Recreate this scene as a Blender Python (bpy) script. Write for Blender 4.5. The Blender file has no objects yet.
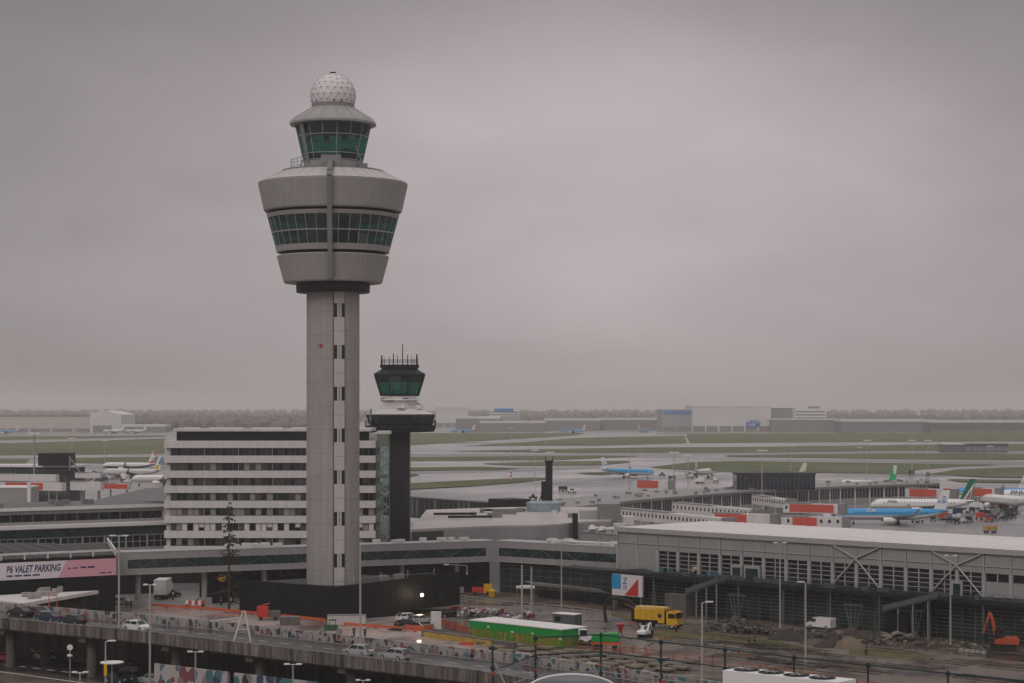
import bpy, bmesh, math, random
from mathutils import Vector, Matrix
R = random.Random(7)
PI = math.pi
scene = bpy.context.scene
col = scene.collection
F = 2000.0; HZ = 404.0; HC = 38.5

# ------------------------------------------------------------------ helpers
def at(px, py, Y):
    return ((px-512)*Y/F, Y, HC-(py-HZ)*Y/F)
def gp(px, py, z=0.0):
    Y = (HC-z)*F/(py-HZ)
    return ((px-512)*Y/F, Y, z)
def g2(px, py, z=0.0):
    p = gp(px, py, z); return (p[0], p[1])
def rot2(x, y, a):
    c, s = math.cos(a), math.sin(a); return (x*c-y*s, x*s+y*c)

class Fr:                                   # a vertical frame along a facade
    def __init__(s, o, d, flip=False):
        L = math.hypot(*d); s.o = o; s.u = (d[0]/L, d[1]/L)
        s.n = (s.u[1], -s.u[0]) if not flip else (-s.u[1], s.u[0])
    def p(s, t, o, z):
        return (s.o[0]+s.u[0]*t+s.n[0]*o, s.o[1]+s.u[1]*t+s.n[1]*o, z)
    def t(s, px, o=0):                      # t of the point seen at column px
        k = (px-512)/F
        x0 = s.o[0]+s.n[0]*o; y0 = s.o[1]+s.n[1]*o
        return (k*y0-x0)/(s.u[0]-k*s.u[1])
    @property
    def rz(s): return math.atan2(s.u[1], s.u[0])

class MB:
    def __init__(s): s.v=[]; s.f=[]; s.m=[]; s.mats=[]; s.cur=0
    def use(s, mat):
        if mat not in s.mats: s.mats.append(mat)
        s.cur = s.mats.index(mat); return s
    def add(s, vs, fs):
        b=len(s.v); s.v += [tuple(v) for v in vs]
        for f in fs: s.f.append([b+i for i in f]); s.m.append(s.cur)
        return s
    def hexa(s, b, t):                      # 4 bottom + 4 top points
        return s.add(list(b)+list(t), [(3,2,1,0),(4,5,6,7),(0,1,5,4),(1,2,6,5),(2,3,7,6),(3,0,4,7)])
    def bx(s, x0,x1,y0,y1,z0,z1):
        return s.hexa([(x0,y0,z0),(x1,y0,z0),(x1,y1,z0),(x0,y1,z0)],[(x0,y0,z1),(x1,y0,z1),(x1,y1,z1),(x0,y1,z1)])
    def box(s, c, d, rz=0, rx=0, ry=0):
        M = Matrix.Translation(c) @ Matrix.Rotation(rz,4,'Z') @ Matrix.Rotation(ry,4,'Y') @ Matrix.Rotation(rx,4,'X')
        q=[]
        for z in (-.5,.5):
            for x,y in ((-.5,-.5),(.5,-.5),(.5,.5),(-.5,.5)): q.append(M @ Vector((x*d[0],y*d[1],z*d[2])))
        return s.hexa(q[:4], q[4:])
    def fb(s, fr, t0,t1,o0,o1,z0,z1):
        return s.hexa([fr.p(t0,o0,z0),fr.p(t1,o0,z0),fr.p(t1,o1,z0),fr.p(t0,o1,z0)],[fr.p(t0,o0,z1),fr.p(t1,o0,z1),fr.p(t1,o1,z1),fr.p(t0,o1,z1)])
    def prism(s, pts, z0, z1):
        n=len(pts)
        vs=[(p[0],p[1],z0) for p in pts]+[(p[0],p[1],z1) for p in pts]
        fs=[tuple(range(n-1,-1,-1)), tuple(range(n,2*n))]+[(i,(i+1)%n,n+(i+1)%n,n+i) for i in range(n)]
        return s.add(vs,fs)
    def poly(s, pts): return s.add(pts,[tuple(range(len(pts)))])
    def tube(s, p0, p1, r0, r1=None, n=8, cap=True):
        r1 = r0 if r1 is None else r1
        a=Vector(p0); b=Vector(p1); d=(b-a)
        if d.length<1e-6: return s
        d.normalize(); e = d.orthogonal().normalized(); g=d.cross(e)
        vs=[]
        for c,r in ((a,r0),(b,r1)):
            for i in range(n):
                t=2*PI*i/n; vs.append(c+e*math.cos(t)*r+g*math.sin(t)*r)
        fs=[(i,(i+1)%n,n+(i+1)%n,n+i) for i in range(n)]
        if cap: fs += [tuple(range(n-1,-1,-1)), tuple(range(n,2*n))]
        return s.add(vs,fs)
    def path(s, pts, r, n=6):
        for a,b in zip(pts,pts[1:]): s.tube(a,b,r,r,n)
        return s
    def lathe(s, prof, n, c=(0,0), off=0.0, close=False):
        vs=[]
        for r,z in prof:
            for i in range(n):
                t=off+2*PI*i/n; vs.append((c[0]+r*math.cos(t),c[1]+r*math.sin(t),z))
        fs=[]
        k=len(prof)
        for j in range(k-1 if not close else k):
            a=j*n; b=((j+1)%k)*n
            for i in range(n): fs.append((a+i,a+(i+1)%n,b+(i+1)%n,b+i))
        if not close:
            if prof[0][0]>1e-4: fs.append(tuple(range(n-1,-1,-1)))
            if prof[-1][0]>1e-4: fs.append(tuple(range((k-1)*n,k*n)))
        return s.add(vs,fs)
    def ball(s, c, r, sub=1, sc=(1,1,1), jit=0):
        bm=bmesh.new(); bmesh.ops.create_icosphere(bm, subdivisions=sub, radius=1)
        vs=[]
        for v in bm.verts:
            k = r*(1+R.uniform(-jit,jit)); vs.append((c[0]+v.co.x*k*sc[0],c[1]+v.co.y*k*sc[1],c[2]+v.co.z*k*sc[2]))
        fs=[tuple(v.index for v in f.verts) for f in bm.faces]; bm.free()
        return s.add(vs,fs)
    def build(s, name, mat=None, parent=None, smooth=False, bevel=0):
        if mat is not None and not s.mats: s.mats=[mat]
        me=bpy.data.meshes.new(name)
        vs=s.v
        if parent is not None:
            M=(Matrix.Translation(parent.location)@Matrix.Rotation(parent.rotation_euler.z,4,'Z'))
            pp=parent.parent
            while pp is not None:
                M=(Matrix.Translation(pp.location)@Matrix.Rotation(pp.rotation_euler.z,4,'Z'))@M; pp=pp.parent
            Mi=M.inverted(); vs=[tuple(Mi@Vector(v)) for v in s.v]
        me.from_pydata(vs,[],s.f)
        for m in s.mats: me.materials.append(m)
        if len(s.mats)>1: me.polygons.foreach_set('material_index', s.m)
        bm=bmesh.new(); bm.from_mesh(me); bmesh.ops.recalc_face_normals(bm, faces=bm.faces); bm.to_mesh(me); bm.free()
        if smooth:
            for p in me.polygons: p.use_smooth=True
        o=bpy.data.objects.new(name,me); col.objects.link(o)
        if parent is not None: o.parent=parent
        if bevel:
            b=o.modifiers.new('bevel','BEVEL'); b.width=bevel; b.segments=2; b.limit_method='ANGLE'
        if smooth=='auto':
            pass
        return o

def build_parts(b, name, mat=None, parent=None):
    # one object per connected piece
    par=list(range(len(b.v)))
    def fd(i):
        while par[i]!=i: par[i]=par[par[i]]; i=par[i]
        return i
    for f in b.f:
        r=fd(f[0])
        for i in f[1:]: par[fd(i)]=r
    grp={}
    for f,m in zip(b.f,b.m): grp.setdefault(fd(f[0]),[]).append((f,m))
    out=[]
    for fs in grp.values():
        idx=sorted({i for f,_ in fs for i in f}); mp={k:i for i,k in enumerate(idx)}
        c=MB(); c.v=[b.v[i] for i in idx]; c.f=[[mp[i] for i in f] for f,_ in fs]; ms=sorted({m for _,m in fs})
        if b.mats: c.mats=[b.mats[m] for m in ms]; c.m=[ms.index(m) for _,m in fs]
        else: c.m=[0]*len(c.f)
        out.append(c.build(name,mat,parent))
    return out

def tag(o, label, cat, group=None):
    o['label']=label; o['category']=cat
    if group: o['group']=group
    return o
def thing(name, label, cat, loc=(0,0,0), rz=0, group=None):
    o=bpy.data.objects.new(name,None); col.objects.link(o)
    o.empty_display_size=.5
    o.location=loc; o.rotation_euler=(0,0,rz)
    return tag(o,label,cat,group)
def struct(o): o['kind']='structure'; return o
def stuff(o): o['kind']='stuff'; return o
KIDS={}
def kids(o): return [c for c in bpy.data.objects if c.parent is o]
def dup(root, loc, rz, label, group=None, mats=None, scale=1.0):
    r=root.copy(); col.objects.link(r); r.location=loc; r.rotation_euler=(0,0,rz); r['label']=label
    r.scale=(scale,)*3
    if group: r['group']=group
    if root.name not in KIDS: KIDS[root.name]=[(c,kids(c)) for c in kids(root)]
    def swap(c):
        if mats:
            for sl in c.material_slots:
                if sl.material and sl.material.name in mats:
                    m=mats[sl.material.name]; sl.link='OBJECT'; sl.material=m
    if r.type=='MESH': swap(r)
    for ch,gs in KIDS[root.name]:
        c=ch.copy(); col.objects.link(c); c.parent=r; swap(c)
        for g in gs:
            d=g.copy(); col.objects.link(d); d.parent=c; swap(d)
    return r

def text(s, size, mat, parent, loc, rot, name='lettering', ext=.01, shear=0, bold=0, alignx='LEFT', sx=1.0):
    cu=bpy.data.curves.new('txt','FONT'); cu.body=s; cu.size=size; cu.extrude=ext; cu.shear=shear; cu.offset=bold; cu.align_x=alignx
    cu.resolution_u=2
    o=bpy.data.objects.new('txt',cu); col.objects.link(o)
    dg=bpy.context.evaluated_depsgraph_get()
    me=bpy.data.meshes.new_from_object(o.evaluated_get(dg)); me.name=name
    bpy.data.objects.remove(o); bpy.data.curves.remove(cu)
    me.materials.clear(); me.materials.append(mat)
    n=bpy.data.objects.new(name,me); col.objects.link(n)
    n.parent=parent; n.location=loc; n.rotation_euler=rot; n.scale=(sx,1,1)
    return n

# ------------------------------------------------------------------ materials
MATS={}
def mat(name, rgb, rough=.7, metal=0, var=.18, scale=.6, streak=0, bump=0, spec=.4, emit=None, fine=0, dirt=None):
    m=bpy.data.materials.new(name); m.use_nodes=True; nt=m.node_tree; N=nt.nodes; L=nt.links
    b=N['Principled BSDF']; b.inputs['Roughness'].default_value=rough; b.inputs['Metallic'].default_value=metal
    b.inputs['Specular IOR Level'].default_value=spec
    geo=N.new('ShaderNodeNewGeometry')
    def noise(sc, stretch=None, det=4):
        src=geo.outputs['Position']
        if stretch:
            mp=N.new('ShaderNodeVectorMath'); mp.operation='MULTIPLY'; mp.inputs[1].default_value=stretch; L.new(src,mp.inputs[0]); src=mp.outputs[0]
        n=N.new('ShaderNodeTexNoise'); n.inputs['Scale'].default_value=sc; n.inputs['Detail'].default_value=det; n.inputs['Roughness'].default_value=.6
        L.new(src,n.inputs['Vector']); return n.outputs['Fac']
    def darken(src, fac, amt):
        mr=N.new('ShaderNodeMapRange'); mr.inputs[1].default_value=.3; mr.inputs[2].default_value=.7; mr.inputs[3].default_value=1-amt; mr.inputs[4].default_value=1+amt*.6
        L.new(fac,mr.inputs[0])
        mx=N.new('ShaderNodeVectorMath'); mx.operation='SCALE'
        if isinstance(src,tuple): mx.inputs[0].default_value=src
        else: L.new(src,mx.inputs[0])
        L.new(mr.outputs[0],mx.inputs['Scale']); return mx.outputs[0]
    out=tuple(rgb)
    if var: out=darken(out, noise(scale), var)
    if streak: out=darken(out, noise(1.3,(1,1,.06),3), streak)
    if fine: out=darken(out, noise(scale*9), fine)
    if dirt:
        drgb,dsc,lo,hi=dirt
        cr=N.new('ShaderNodeMapRange'); cr.inputs[1].default_value=lo; cr.inputs[2].default_value=hi; L.new(noise(dsc,None,6),cr.inputs[0])
        mx=N.new('ShaderNodeMix'); mx.data_type='RGBA'; L.new(cr.outputs[0],mx.inputs[0])
        if isinstance(out,tuple): mx.inputs[6].default_value=out+(1,)
        else: L.new(out,mx.inputs[6])
        mx.inputs[7].default_value=tuple(drgb)+(1,); out=mx.outputs[2]
    if isinstance(out,tuple): b.inputs['Base Color'].default_value=out+(1,)
    else: L.new(out,b.inputs['Base Color'])
    if bump:
        bp=N.new('ShaderNodeBump'); bp.inputs['Strength'].default_value=bump; bp.inputs['Distance'].default_value=.1
        L.new(noise(scale*6),bp.inputs['Height']); L.new(bp.outputs[0],b.inputs['Normal'])
    if emit:
        b.inputs['Emission Color'].default_value=tuple(emit[0])+(1,); b.inputs['Emission Strength'].default_value=emit[1]
    MATS[name]=m; return m

def wet(name, rgb, r0=.12, r1=.65, sc=.06, var=.25, scale=.15, lo=.42, hi=.6, dirt=None, bump=0):
    m=mat(name,rgb,.5,0,var,scale,fine=.2,dirt=dirt,bump=bump); nt=m.node_tree; N=nt.nodes; L=nt.links; b=N['Principled BSDF']
    geo=N.new('ShaderNodeNewGeometry'); n=N.new('ShaderNodeTexNoise'); n.inputs['Scale'].default_value=sc; n.inputs['Detail'].default_value=5
    L.new(geo.outputs['Position'],n.inputs['Vector'])
    mr=N.new('ShaderNodeMapRange'); mr.inputs[1].default_value=lo; mr.inputs[2].default_value=hi; mr.inputs[3].default_value=r1; mr.inputs[4].default_value=r0
    L.new(n.outputs['Fac'],mr.inputs[0]); L.new(mr.outputs[0],b.inputs['Roughness']); return m

def glass(name, tint, body=.35, rough=.03):
    m=bpy.data.materials.new(name); m.use_nodes=True; nt=m.node_tree; N=nt.nodes; L=nt.links; N.clear()
    o=N.new('ShaderNodeOutputMaterial'); t=N.new('ShaderNodeBsdfTransparent'); t.inputs[0].default_value=tuple(tint)+(1,)
    g=N.new('ShaderNodeBsdfGlossy'); g.inputs['Roughness'].default_value=rough; g.inputs['Color'].default_value=(.8,.9,.88,1)
    df=N.new('ShaderNodeBsdfDiffuse'); df.inputs[0].default_value=(tint[0]*.05,tint[1]*.05,tint[2]*.05,1); m0=N.new('ShaderNodeMixShader'); m0.inputs[0].default_value=body; L.new(t.outputs[0],m0.inputs[1]); L.new(df.outputs[0],m0.inputs[2])
    mx=N.new('ShaderNodeMixShader'); mx.inputs[0].default_value=.06; L.new(m0.outputs[0],mx.inputs[1]); L.new(g.outputs[0],mx.inputs[2]); L.new(mx.outputs[0],o.inputs['Surface'])
    MATS[name]=m; return m

def pane(name, rgb, rough=.08, scale=.5, var=.6, spec=.5):
    return mat(name, rgb, rough, 0, var, scale, spec=spec)

def mural(name, base, sc, thr):
    m=bpy.data.materials.new(name); m.use_nodes=True; nt=m.node_tree; N=nt.nodes; L=nt.links; b=N['Principled BSDF']; b.inputs['Roughness'].default_value=.6
    geo=N.new('ShaderNodeNewGeometry'); mp=N.new('ShaderNodeVectorMath'); mp.operation='MULTIPLY'; mp.inputs[1].default_value=(sc,sc,sc*.7); L.new(geo.outputs['Position'],mp.inputs[0])
    v=N.new('ShaderNodeTexVoronoi'); v.inputs['Scale'].default_value=1; L.new(mp.outputs[0],v.inputs['Vector'])
    sep=N.new('ShaderNodeSeparateColor'); L.new(v.outputs['Color'],sep.inputs[0])
    cr=N.new('ShaderNodeValToRGB'); cr.color_ramp.interpolation='CONSTANT'
    els=cr.color_ramp.elements
    stops=[(0,base),(thr,(.05,.15,.17)),(thr+.12,(.19,.055,.06)),(thr+.2,(.04,.05,.10)),(thr+.28,(.03,.03,.035)),(thr+.38,(.22,.11,.10)),(thr+.46,(.10,.14,.18)),(thr+.52,(.22,.19,.17))]
    els[0].position=0; els[0].color=tuple(base)+(1,); els[1].position=stops[1][0]; els[1].color=stops[1][1]+(1,)
    for p,c in stops[2:]:
        if p<1:
            e=els.new(p); e.color=c+(1,)
    L.new(sep.outputs[0],cr.inputs[0])
    d=N.new('ShaderNodeMath'); d.operation='LESS_THAN'; d.inputs[1].default_value=.62; L.new(v.outputs['Distance'],d.inputs[0])
    mx=N.new('ShaderNodeMix'); mx.data_type='RGBA'; L.new(d.outputs[0],mx.inputs[0]); mx.inputs[6].default_value=tuple(base)+(1,); L.new(cr.outputs[0],mx.inputs[7]); L.new(mx.outputs[2],b.inputs['Base Color'])
    MATS[name]=m; return m

concrete=mat('tower concrete',(.33,.305,.288),.8,var=.09,scale=.18,streak=.12,fine=.05)
concrete2=mat('grey cladding panels',(.315,.298,.288),.55,var=.06,scale=.25,streak=.07)
rib=mat('cladding rib',(.20,.19,.183),.6,var=.1)
shaftgrey=mat('slate shaft cladding',(.032,.035,.039),.55,var=.12,streak=.15,spec=.25)
softseam=mat('soft joint',(.15,.14,.135),.8,var=0)
concrete_lt=mat('pale panels',(.48,.45,.43),.6,var=.06,streak=.06)
seam=mat('dark joint',(.05,.05,.05),.8,var=0)
roofpale=mat('pale roofing',(.70,.665,.655),.5,var=.08,scale=.1,streak=.0,fine=.06)
darkmetal=mat('charcoal metal',(.016,.018,.020),.55,var=.2,spec=.2)
blackmetal=mat('black cladding',(.008,.008,.0085),.6,var=.25,scale=.4,streak=.2,spec=.15)
midroof=mat('weathered grey roofing',(.11,.103,.10),.55,var=.25,scale=.1,fine=.1)
blackroof=mat('black roofing',(.03,.029,.029),.6,var=.3,scale=.3,spec=.25)
greymetal=mat('grey metal',(.20,.20,.20),.45,metal=.0,var=.12)
steelpole=mat('galvanised pole',(.42,.41,.41),.4,metal=.3,var=.05)
whitepaint=mat('white paint',(.72,.70,.69),.4,var=.05,fine=.04)
offwhite=mat('off white panels',(.60,.57,.56),.55,var=.07,streak=.10)
radome=mat('white radome',(.68,.65,.64),.5,var=.05)
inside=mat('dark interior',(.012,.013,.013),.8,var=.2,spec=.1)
ceilingm=mat('interior ceiling',(.05,.05,.05),.8,var=.1)
deskm=mat('interior desks',(.03,.035,.035),.5,var=.4,scale=2)
tealglass=glass('green tinted glass',(.08,.50,.43),.38)
tealglass2=glass('deep green glass',(.12,.55,.48),.6)
stairglass=glass('pale green glass',(.72,.84,.79),.12)
pane_dk=pane('dark window',(.010,.011,.014),spec=.3)
pane_bl=pane('blue dark window',(.012,.014,.026))
pane_mid=pane('window with blinds half down',(.062,.058,.054),.3)
pane_lt=pane('window with pale blinds',(.25,.23,.215),.5,var=.2)
pane_gr=pane('green facade glass',(.016,.038,.036),.1,scale=.8)
pane_gr2=pane('green glass louvres',(.022,.036,.034),.25,scale=.7,spec=.25)
frame_lt=mat('pale window frame',(.36,.35,.345),.5,var=.05)
mull_tw=mat('tower mullion',(.30,.295,.29),.5,var=.05)
frame_gr=mat('grey green frame',(.085,.105,.10),.5,var=.1)
hallgrey=mat('hall grey cladding',(.30,.29,.29),.5,var=.06,scale=.2,streak=.06)
hallgrey2=mat('hall grey trim',(.36,.35,.35),.5,var=.06)
roofgrey=mat('grey flat roof',(.22,.205,.20),.45,var=.2,scale=.08,fine=.1)
rooftan=mat('tan flat roof',(.46,.41,.385),.4,var=.15,scale=.06,fine=.1)
asphalt=wet('wet asphalt',(.045,.042,.042),.15,.55,.08)
road_m=wet('viaduct asphalt',(.045,.041,.038),.12,.5,.12)
apron=wet('wet apron concrete',(.28,.255,.252),.09,.38,.012,var=.22,scale=.01,lo=.40,hi=.62,dirt=((.10,.095,.095),.008,.5,.62))
plazam=wet('wet forecourt paving',(.34,.275,.25),.12,.5,.10,var=.2,scale=.08,dirt=((.12,.09,.075),.07,.55,.68))
dirtm=wet('muddy ground',(.135,.096,.07),.12,.75,.09,var=.4,scale=.09,dirt=((.035,.029,.025),.11,.49,.58),bump=.4)
siteroad=wet('site track',(.15,.115,.094),.2,.6,.08,var=.3,scale=.1,dirt=((.06,.05,.045),.12,.52,.65))
grassm=mat('airfield grass',(.068,.090,.018),.9,var=.34,scale=.01,fine=.15,dirt=((.12,.10,.05),.012,.52,.66))
grassn=mat('worn grass',(.095,.085,.026),.95,var=.35,scale=.25,fine=.4,dirt=((.07,.055,.04),.3,.55,.65))
linem=mat('road paint',(.62,.60,.58),.6,var=.1)
viaconc=mat('stained viaduct concrete',(.15,.13,.115),.8,var=.2,scale=.5,streak=.8)
viaconc2=mat('viaduct pier concrete',(.12,.108,.10),.8,var=.15,streak=.3)
digger=mat('worn orange paint',(.42,.075,.03),.5,var=.25,scale=1.5)
orangem=mat('orange plastic',(.58,.10,.035),.5,var=.12)
orange_f=mat('faded orange mesh',(.38,.10,.055),.7,var=.2)
redm=mat('red paint',(.50,.035,.03),.4,var=.1)
redad=mat('red advert panel',(.52,.075,.05),.5,var=.12,scale=1.2)
yellowm=mat('yellow paint',(.62,.34,.015),.4,var=.08)
yelloww=mat('faded yellow',(.42,.27,.05),.6,var=.25)
greenm=mat('green paint',(.008,.26,.045),.45,var=.10,scale=.4)
greenlow=mat('weathered green siding',(.07,.20,.02),.6,var=.3,scale=.8,dirt=((.22,.17,.02),.9,.45,.6))
bluem=mat('airline light blue',(.02,.27,.56),.3,var=.03)
navym=mat('navy ink',(.012,.02,.09),.5,var=0)
pinkm=mat('pink sign face',(.64,.31,.37),.55,var=.03)
signwhite=mat('white sign face',(.66,.60,.62),.55,var=.03)
rubber=mat('black rubber',(.015,.015,.015),.8,var=.2)
carglass=pane('car glass',(.012,.014,.016),.06)
lampred=mat('tail lamp red',(.45,.01,.012),.25,var=0)
lampclr=mat('headlamp lens',(.55,.55,.55),.15,var=0)
carwhite=mat('car body paint',(.66,.64,.63),.25,var=.02)
carsilver=mat('silver car paint',(.42,.42,.43),.25,metal=.3,var=.02)
cardark=mat('dark car paint',(.018,.02,.028),.2,var=.02)
carblue=mat('dark blue car paint',(.02,.035,.08),.2,var=.02)
cargrey=mat('grey car paint',(.10,.10,.105),.25,var=.02)
carred=mat('red car paint',(.30,.02,.02),.25,var=.02)
woodm=mat('weathered timber',(.20,.16,.12),.8,var=.35,scale=1.2)
barkm=mat('dark bark',(.045,.034,.028),.9,var=.3,scale=3)
twigm=mat('dry needles',(.05,.036,.027),.95,var=.4,scale=2)
slabm=mat('broken pale slab',(.19,.165,.14),.9,var=.4,scale=.9)
rubblem=mat('broken concrete',(.08,.067,.056),.9,var=.5,scale=.8)
soilm=mat('dark soil',(.042,.033,.027),.95,var=.4,scale=.6,bump=.6)
sandm=mat('pale sand',(.15,.115,.085),.95,var=.25,scale=.6,bump=.5)
forestm=mat('haze paled bare wood',(.14,.125,.122),1,var=.3,scale=.02)  # wood colour paled so that it carries part of the distance haze
mural_m=mural('painted figures',(.31,.275,.26),1.5,.34)
hoard_m=mural('painted hoarding',(.40,.36,.35),.8,.38)
hangar_tan=mat('tan hangar cladding',(.50,.445,.41),.7,var=.06,scale=.02)
hangar_wh=mat('pale hangar cladding',(.60,.585,.585),.7,var=.05,scale=.02)
hangar_dk=mat('haze paled hangar door',(.22,.212,.217),.7,var=.1,scale=.02)  # lightened, the haze over far buildings is partly put into this colour
teal_post=mat('dark teal paint',(.014,.034,.038),.5,var=.1)
hivis=mat('hi vis fabric',(.55,.70,.03),.7,var=.05)
skinm=mat('skin',(.45,.28,.2),.6,var=0)
trouser=mat('dark trousers',(.02,.022,.03),.9,var=.1)
hairm=mat('dark hair',(.02,.014,.01),.8,var=0)
crownblue=mat('logo blue',(.03,.20,.50),.5,var=0)
al_green=mat('tail green',(.005,.13,.06),.35,var=0)
tr_green=mat('tail bright green',(.0,.42,.17),.4,var=0)
lampglow=mat('lit lamp globe',(.9,.85,.7),.5,var=0,emit=((1,.82,.5),14))
# ------------------------------------------------------------------ camera, light, air
cam=bpy.data.cameras.new('camera'); co=bpy.data.objects.new('camera',cam); col.objects.link(co)
co.location=(0,0,HC); co.rotation_euler=(PI/2,0,0); cam.sensor_width=36; cam.lens=36*F/1024; cam.shift_y=62.5/1024
cam.clip_start=.5; cam.clip_end=40000; scene.camera=co
EL,AZ=math.radians(42),math.radians(205)      # azimuth clockwise from +Y
w=bpy.data.worlds.new('World'); scene.world=w; w.use_nodes=True; nt=w.node_tree; N=nt.nodes; L=nt.links
bg=N['Background']; bg.inputs['Strength'].default_value=.10
sky=N.new('ShaderNodeTexSky'); sky.sky_type='NISHITA'; sky.sun_disc=False; sky.sun_elevation=EL; sky.sun_rotation=AZ; sky.dust_density=4
hsv=N.new('ShaderNodeHueSaturation'); hsv.inputs['Saturation'].default_value=.12; L.new(sky.outputs[0],hsv.inputs['Color'])
tc=N.new('ShaderNodeTexCoord'); sep=N.new('ShaderNodeSeparateXYZ'); L.new(tc.outputs['Generated'],sep.inputs[0])
# overcast: horizon radiance low, zenith about twice that
zr=N.new('ShaderNodeValToRGB'); zr.color_ramp.interpolation='EASE'
e=zr.color_ramp.elements; e[0].position=0.0; e[0].color=(.330,.294,.294,1); e[1].position=1.0; e[1].color=(.80,.77,.78,1)
for p,c in ((.06,(.368,.327,.334)),(.13,(.364,.322,.334)),(.21,(.225,.198,.214)),(.34,(.34,.315,.32)),(.55,(.66,.63,.64))):
    k=e.new(p); k.color=c+(1,)
L.new(sep.outputs['Z'],zr.inputs[0])
def cloud(scale, vec, det, lo, hi, a, b):
    mp=N.new('ShaderNodeVectorMath'); mp.operation='MULTIPLY'; mp.inputs[1].default_value=vec; L.new(tc.outputs['Generated'],mp.inputs[0])
    n=N.new('ShaderNodeTexNoise'); n.inputs['Scale'].default_value=scale; n.inputs['Detail'].default_value=det; n.inputs['Roughness'].default_value=.5; L.new(mp.outputs[0],n.inputs['Vector'])
    mr=N.new('ShaderNodeMapRange'); mr.interpolation_type='SMOOTHSTEP'; mr.inputs[1].default_value=lo; mr.inputs[2].default_value=hi; mr.inputs[3].default_value=a; mr.inputs[4].default_value=b
    L.new(n.outputs['Fac'],mr.inputs[0]); return mr.outputs[0]
c1=cloud(3.4,(1,1,2.6),5,.3,.7,.85,1.10)
c2=cloud(9,(1,1,2.6),5,.3,.7,.96,1.03)
# the cloud is thinner towards the right of the tower and thicker to the left
azr=N.new('ShaderNodeMapRange'); azr.interpolation_type='SMOOTHSTEP'; azr.inputs[1].default_value=-.30; azr.inputs[2].default_value=.06; azr.inputs[3].default_value=.66; azr.inputs[4].default_value=1.05
L.new(sep.outputs['X'],azr.inputs[0])
azl=N.new('ShaderNodeMapRange'); azl.interpolation_type='SMOOTHSTEP'; azl.inputs[1].default_value=.08; azl.inputs[2].default_value=.30; azl.inputs[3].default_value=1.0; azl.inputs[4].default_value=.70
L.new(sep.outputs['X'],azl.inputs[0])
def mul(a,b):
    m=N.new('ShaderNodeMath'); m.operation='MULTIPLY'; L.new(a,m.inputs[0]); L.new(b,m.inputs[1]); return m.outputs[0]
k=mul(mul(c1,c2),mul(azr.outputs[0],azl.outputs[0]))
k10=N.new('ShaderNodeMath'); k10.operation='MULTIPLY'; k10.inputs[1].default_value=10.0; L.new(k,k10.inputs[0])
sc=N.new('ShaderNodeVectorMath'); sc.operation='SCALE'; L.new(zr.outputs[0],sc.inputs[0]); L.new(k10.outputs[0],sc.inputs['Scale'])
mx=N.new('ShaderNodeMix'); mx.data_type='RGBA'; mx.inputs[0].default_value=.94; L.new(hsv.outputs[0],mx.inputs[6]); L.new(sc.outputs[0],mx.inputs[7])
L.new(mx.outputs[2],bg.inputs['Color'])
sl=bpy.data.lights.new('sun','SUN'); sl.energy=.55; sl.angle=math.radians(25); sl.color=(1,.95,.88)
so=bpy.data.objects.new('sun',sl); col.objects.link(so); so.location=(0,0,300)
d=Vector((math.sin(AZ)*math.cos(EL),math.cos(AZ)*math.cos(EL),math.sin(EL)))
so.rotation_euler=(-d).to_track_quat('-Z','Y').to_euler()
vs=scene.view_settings; vs.view_transform='Standard'; vs.look='None'; vs.exposure=.36; vs.gamma=1; vs.use_curve_mapping=False
scene.cycles.use_denoising=True
scene.cycles.max_bounces=6; scene.cycles.diffuse_bounces=2; scene.cycles.glossy_bounces=3; scene.cycles.transparent_max_bounces=16; scene.cycles.volume_bounces=1
scene.cycles.caustics_reflective=False; scene.cycles.caustics_refractive=False

hz=MB().bx(-9000,9000,-120,20000,-1,108).build('haze'); stuff(hz)
hm=bpy.data.materials.new('haze'); hm.use_nodes=True; hn=hm.node_tree.nodes; hn.clear()
ho=hn.new('ShaderNodeOutputMaterial'); pv=hn.new('ShaderNodeVolumePrincipled'); pv.inputs['Color'].default_value=(.95,.91,.90,1); pv.inputs['Density'].default_value=1.3e-4; pv.inputs['Anisotropy'].default_value=.2
hm.node_tree.links.new(pv.outputs[0],ho.inputs['Volume']); hz.data.materials.append(hm)

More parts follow.
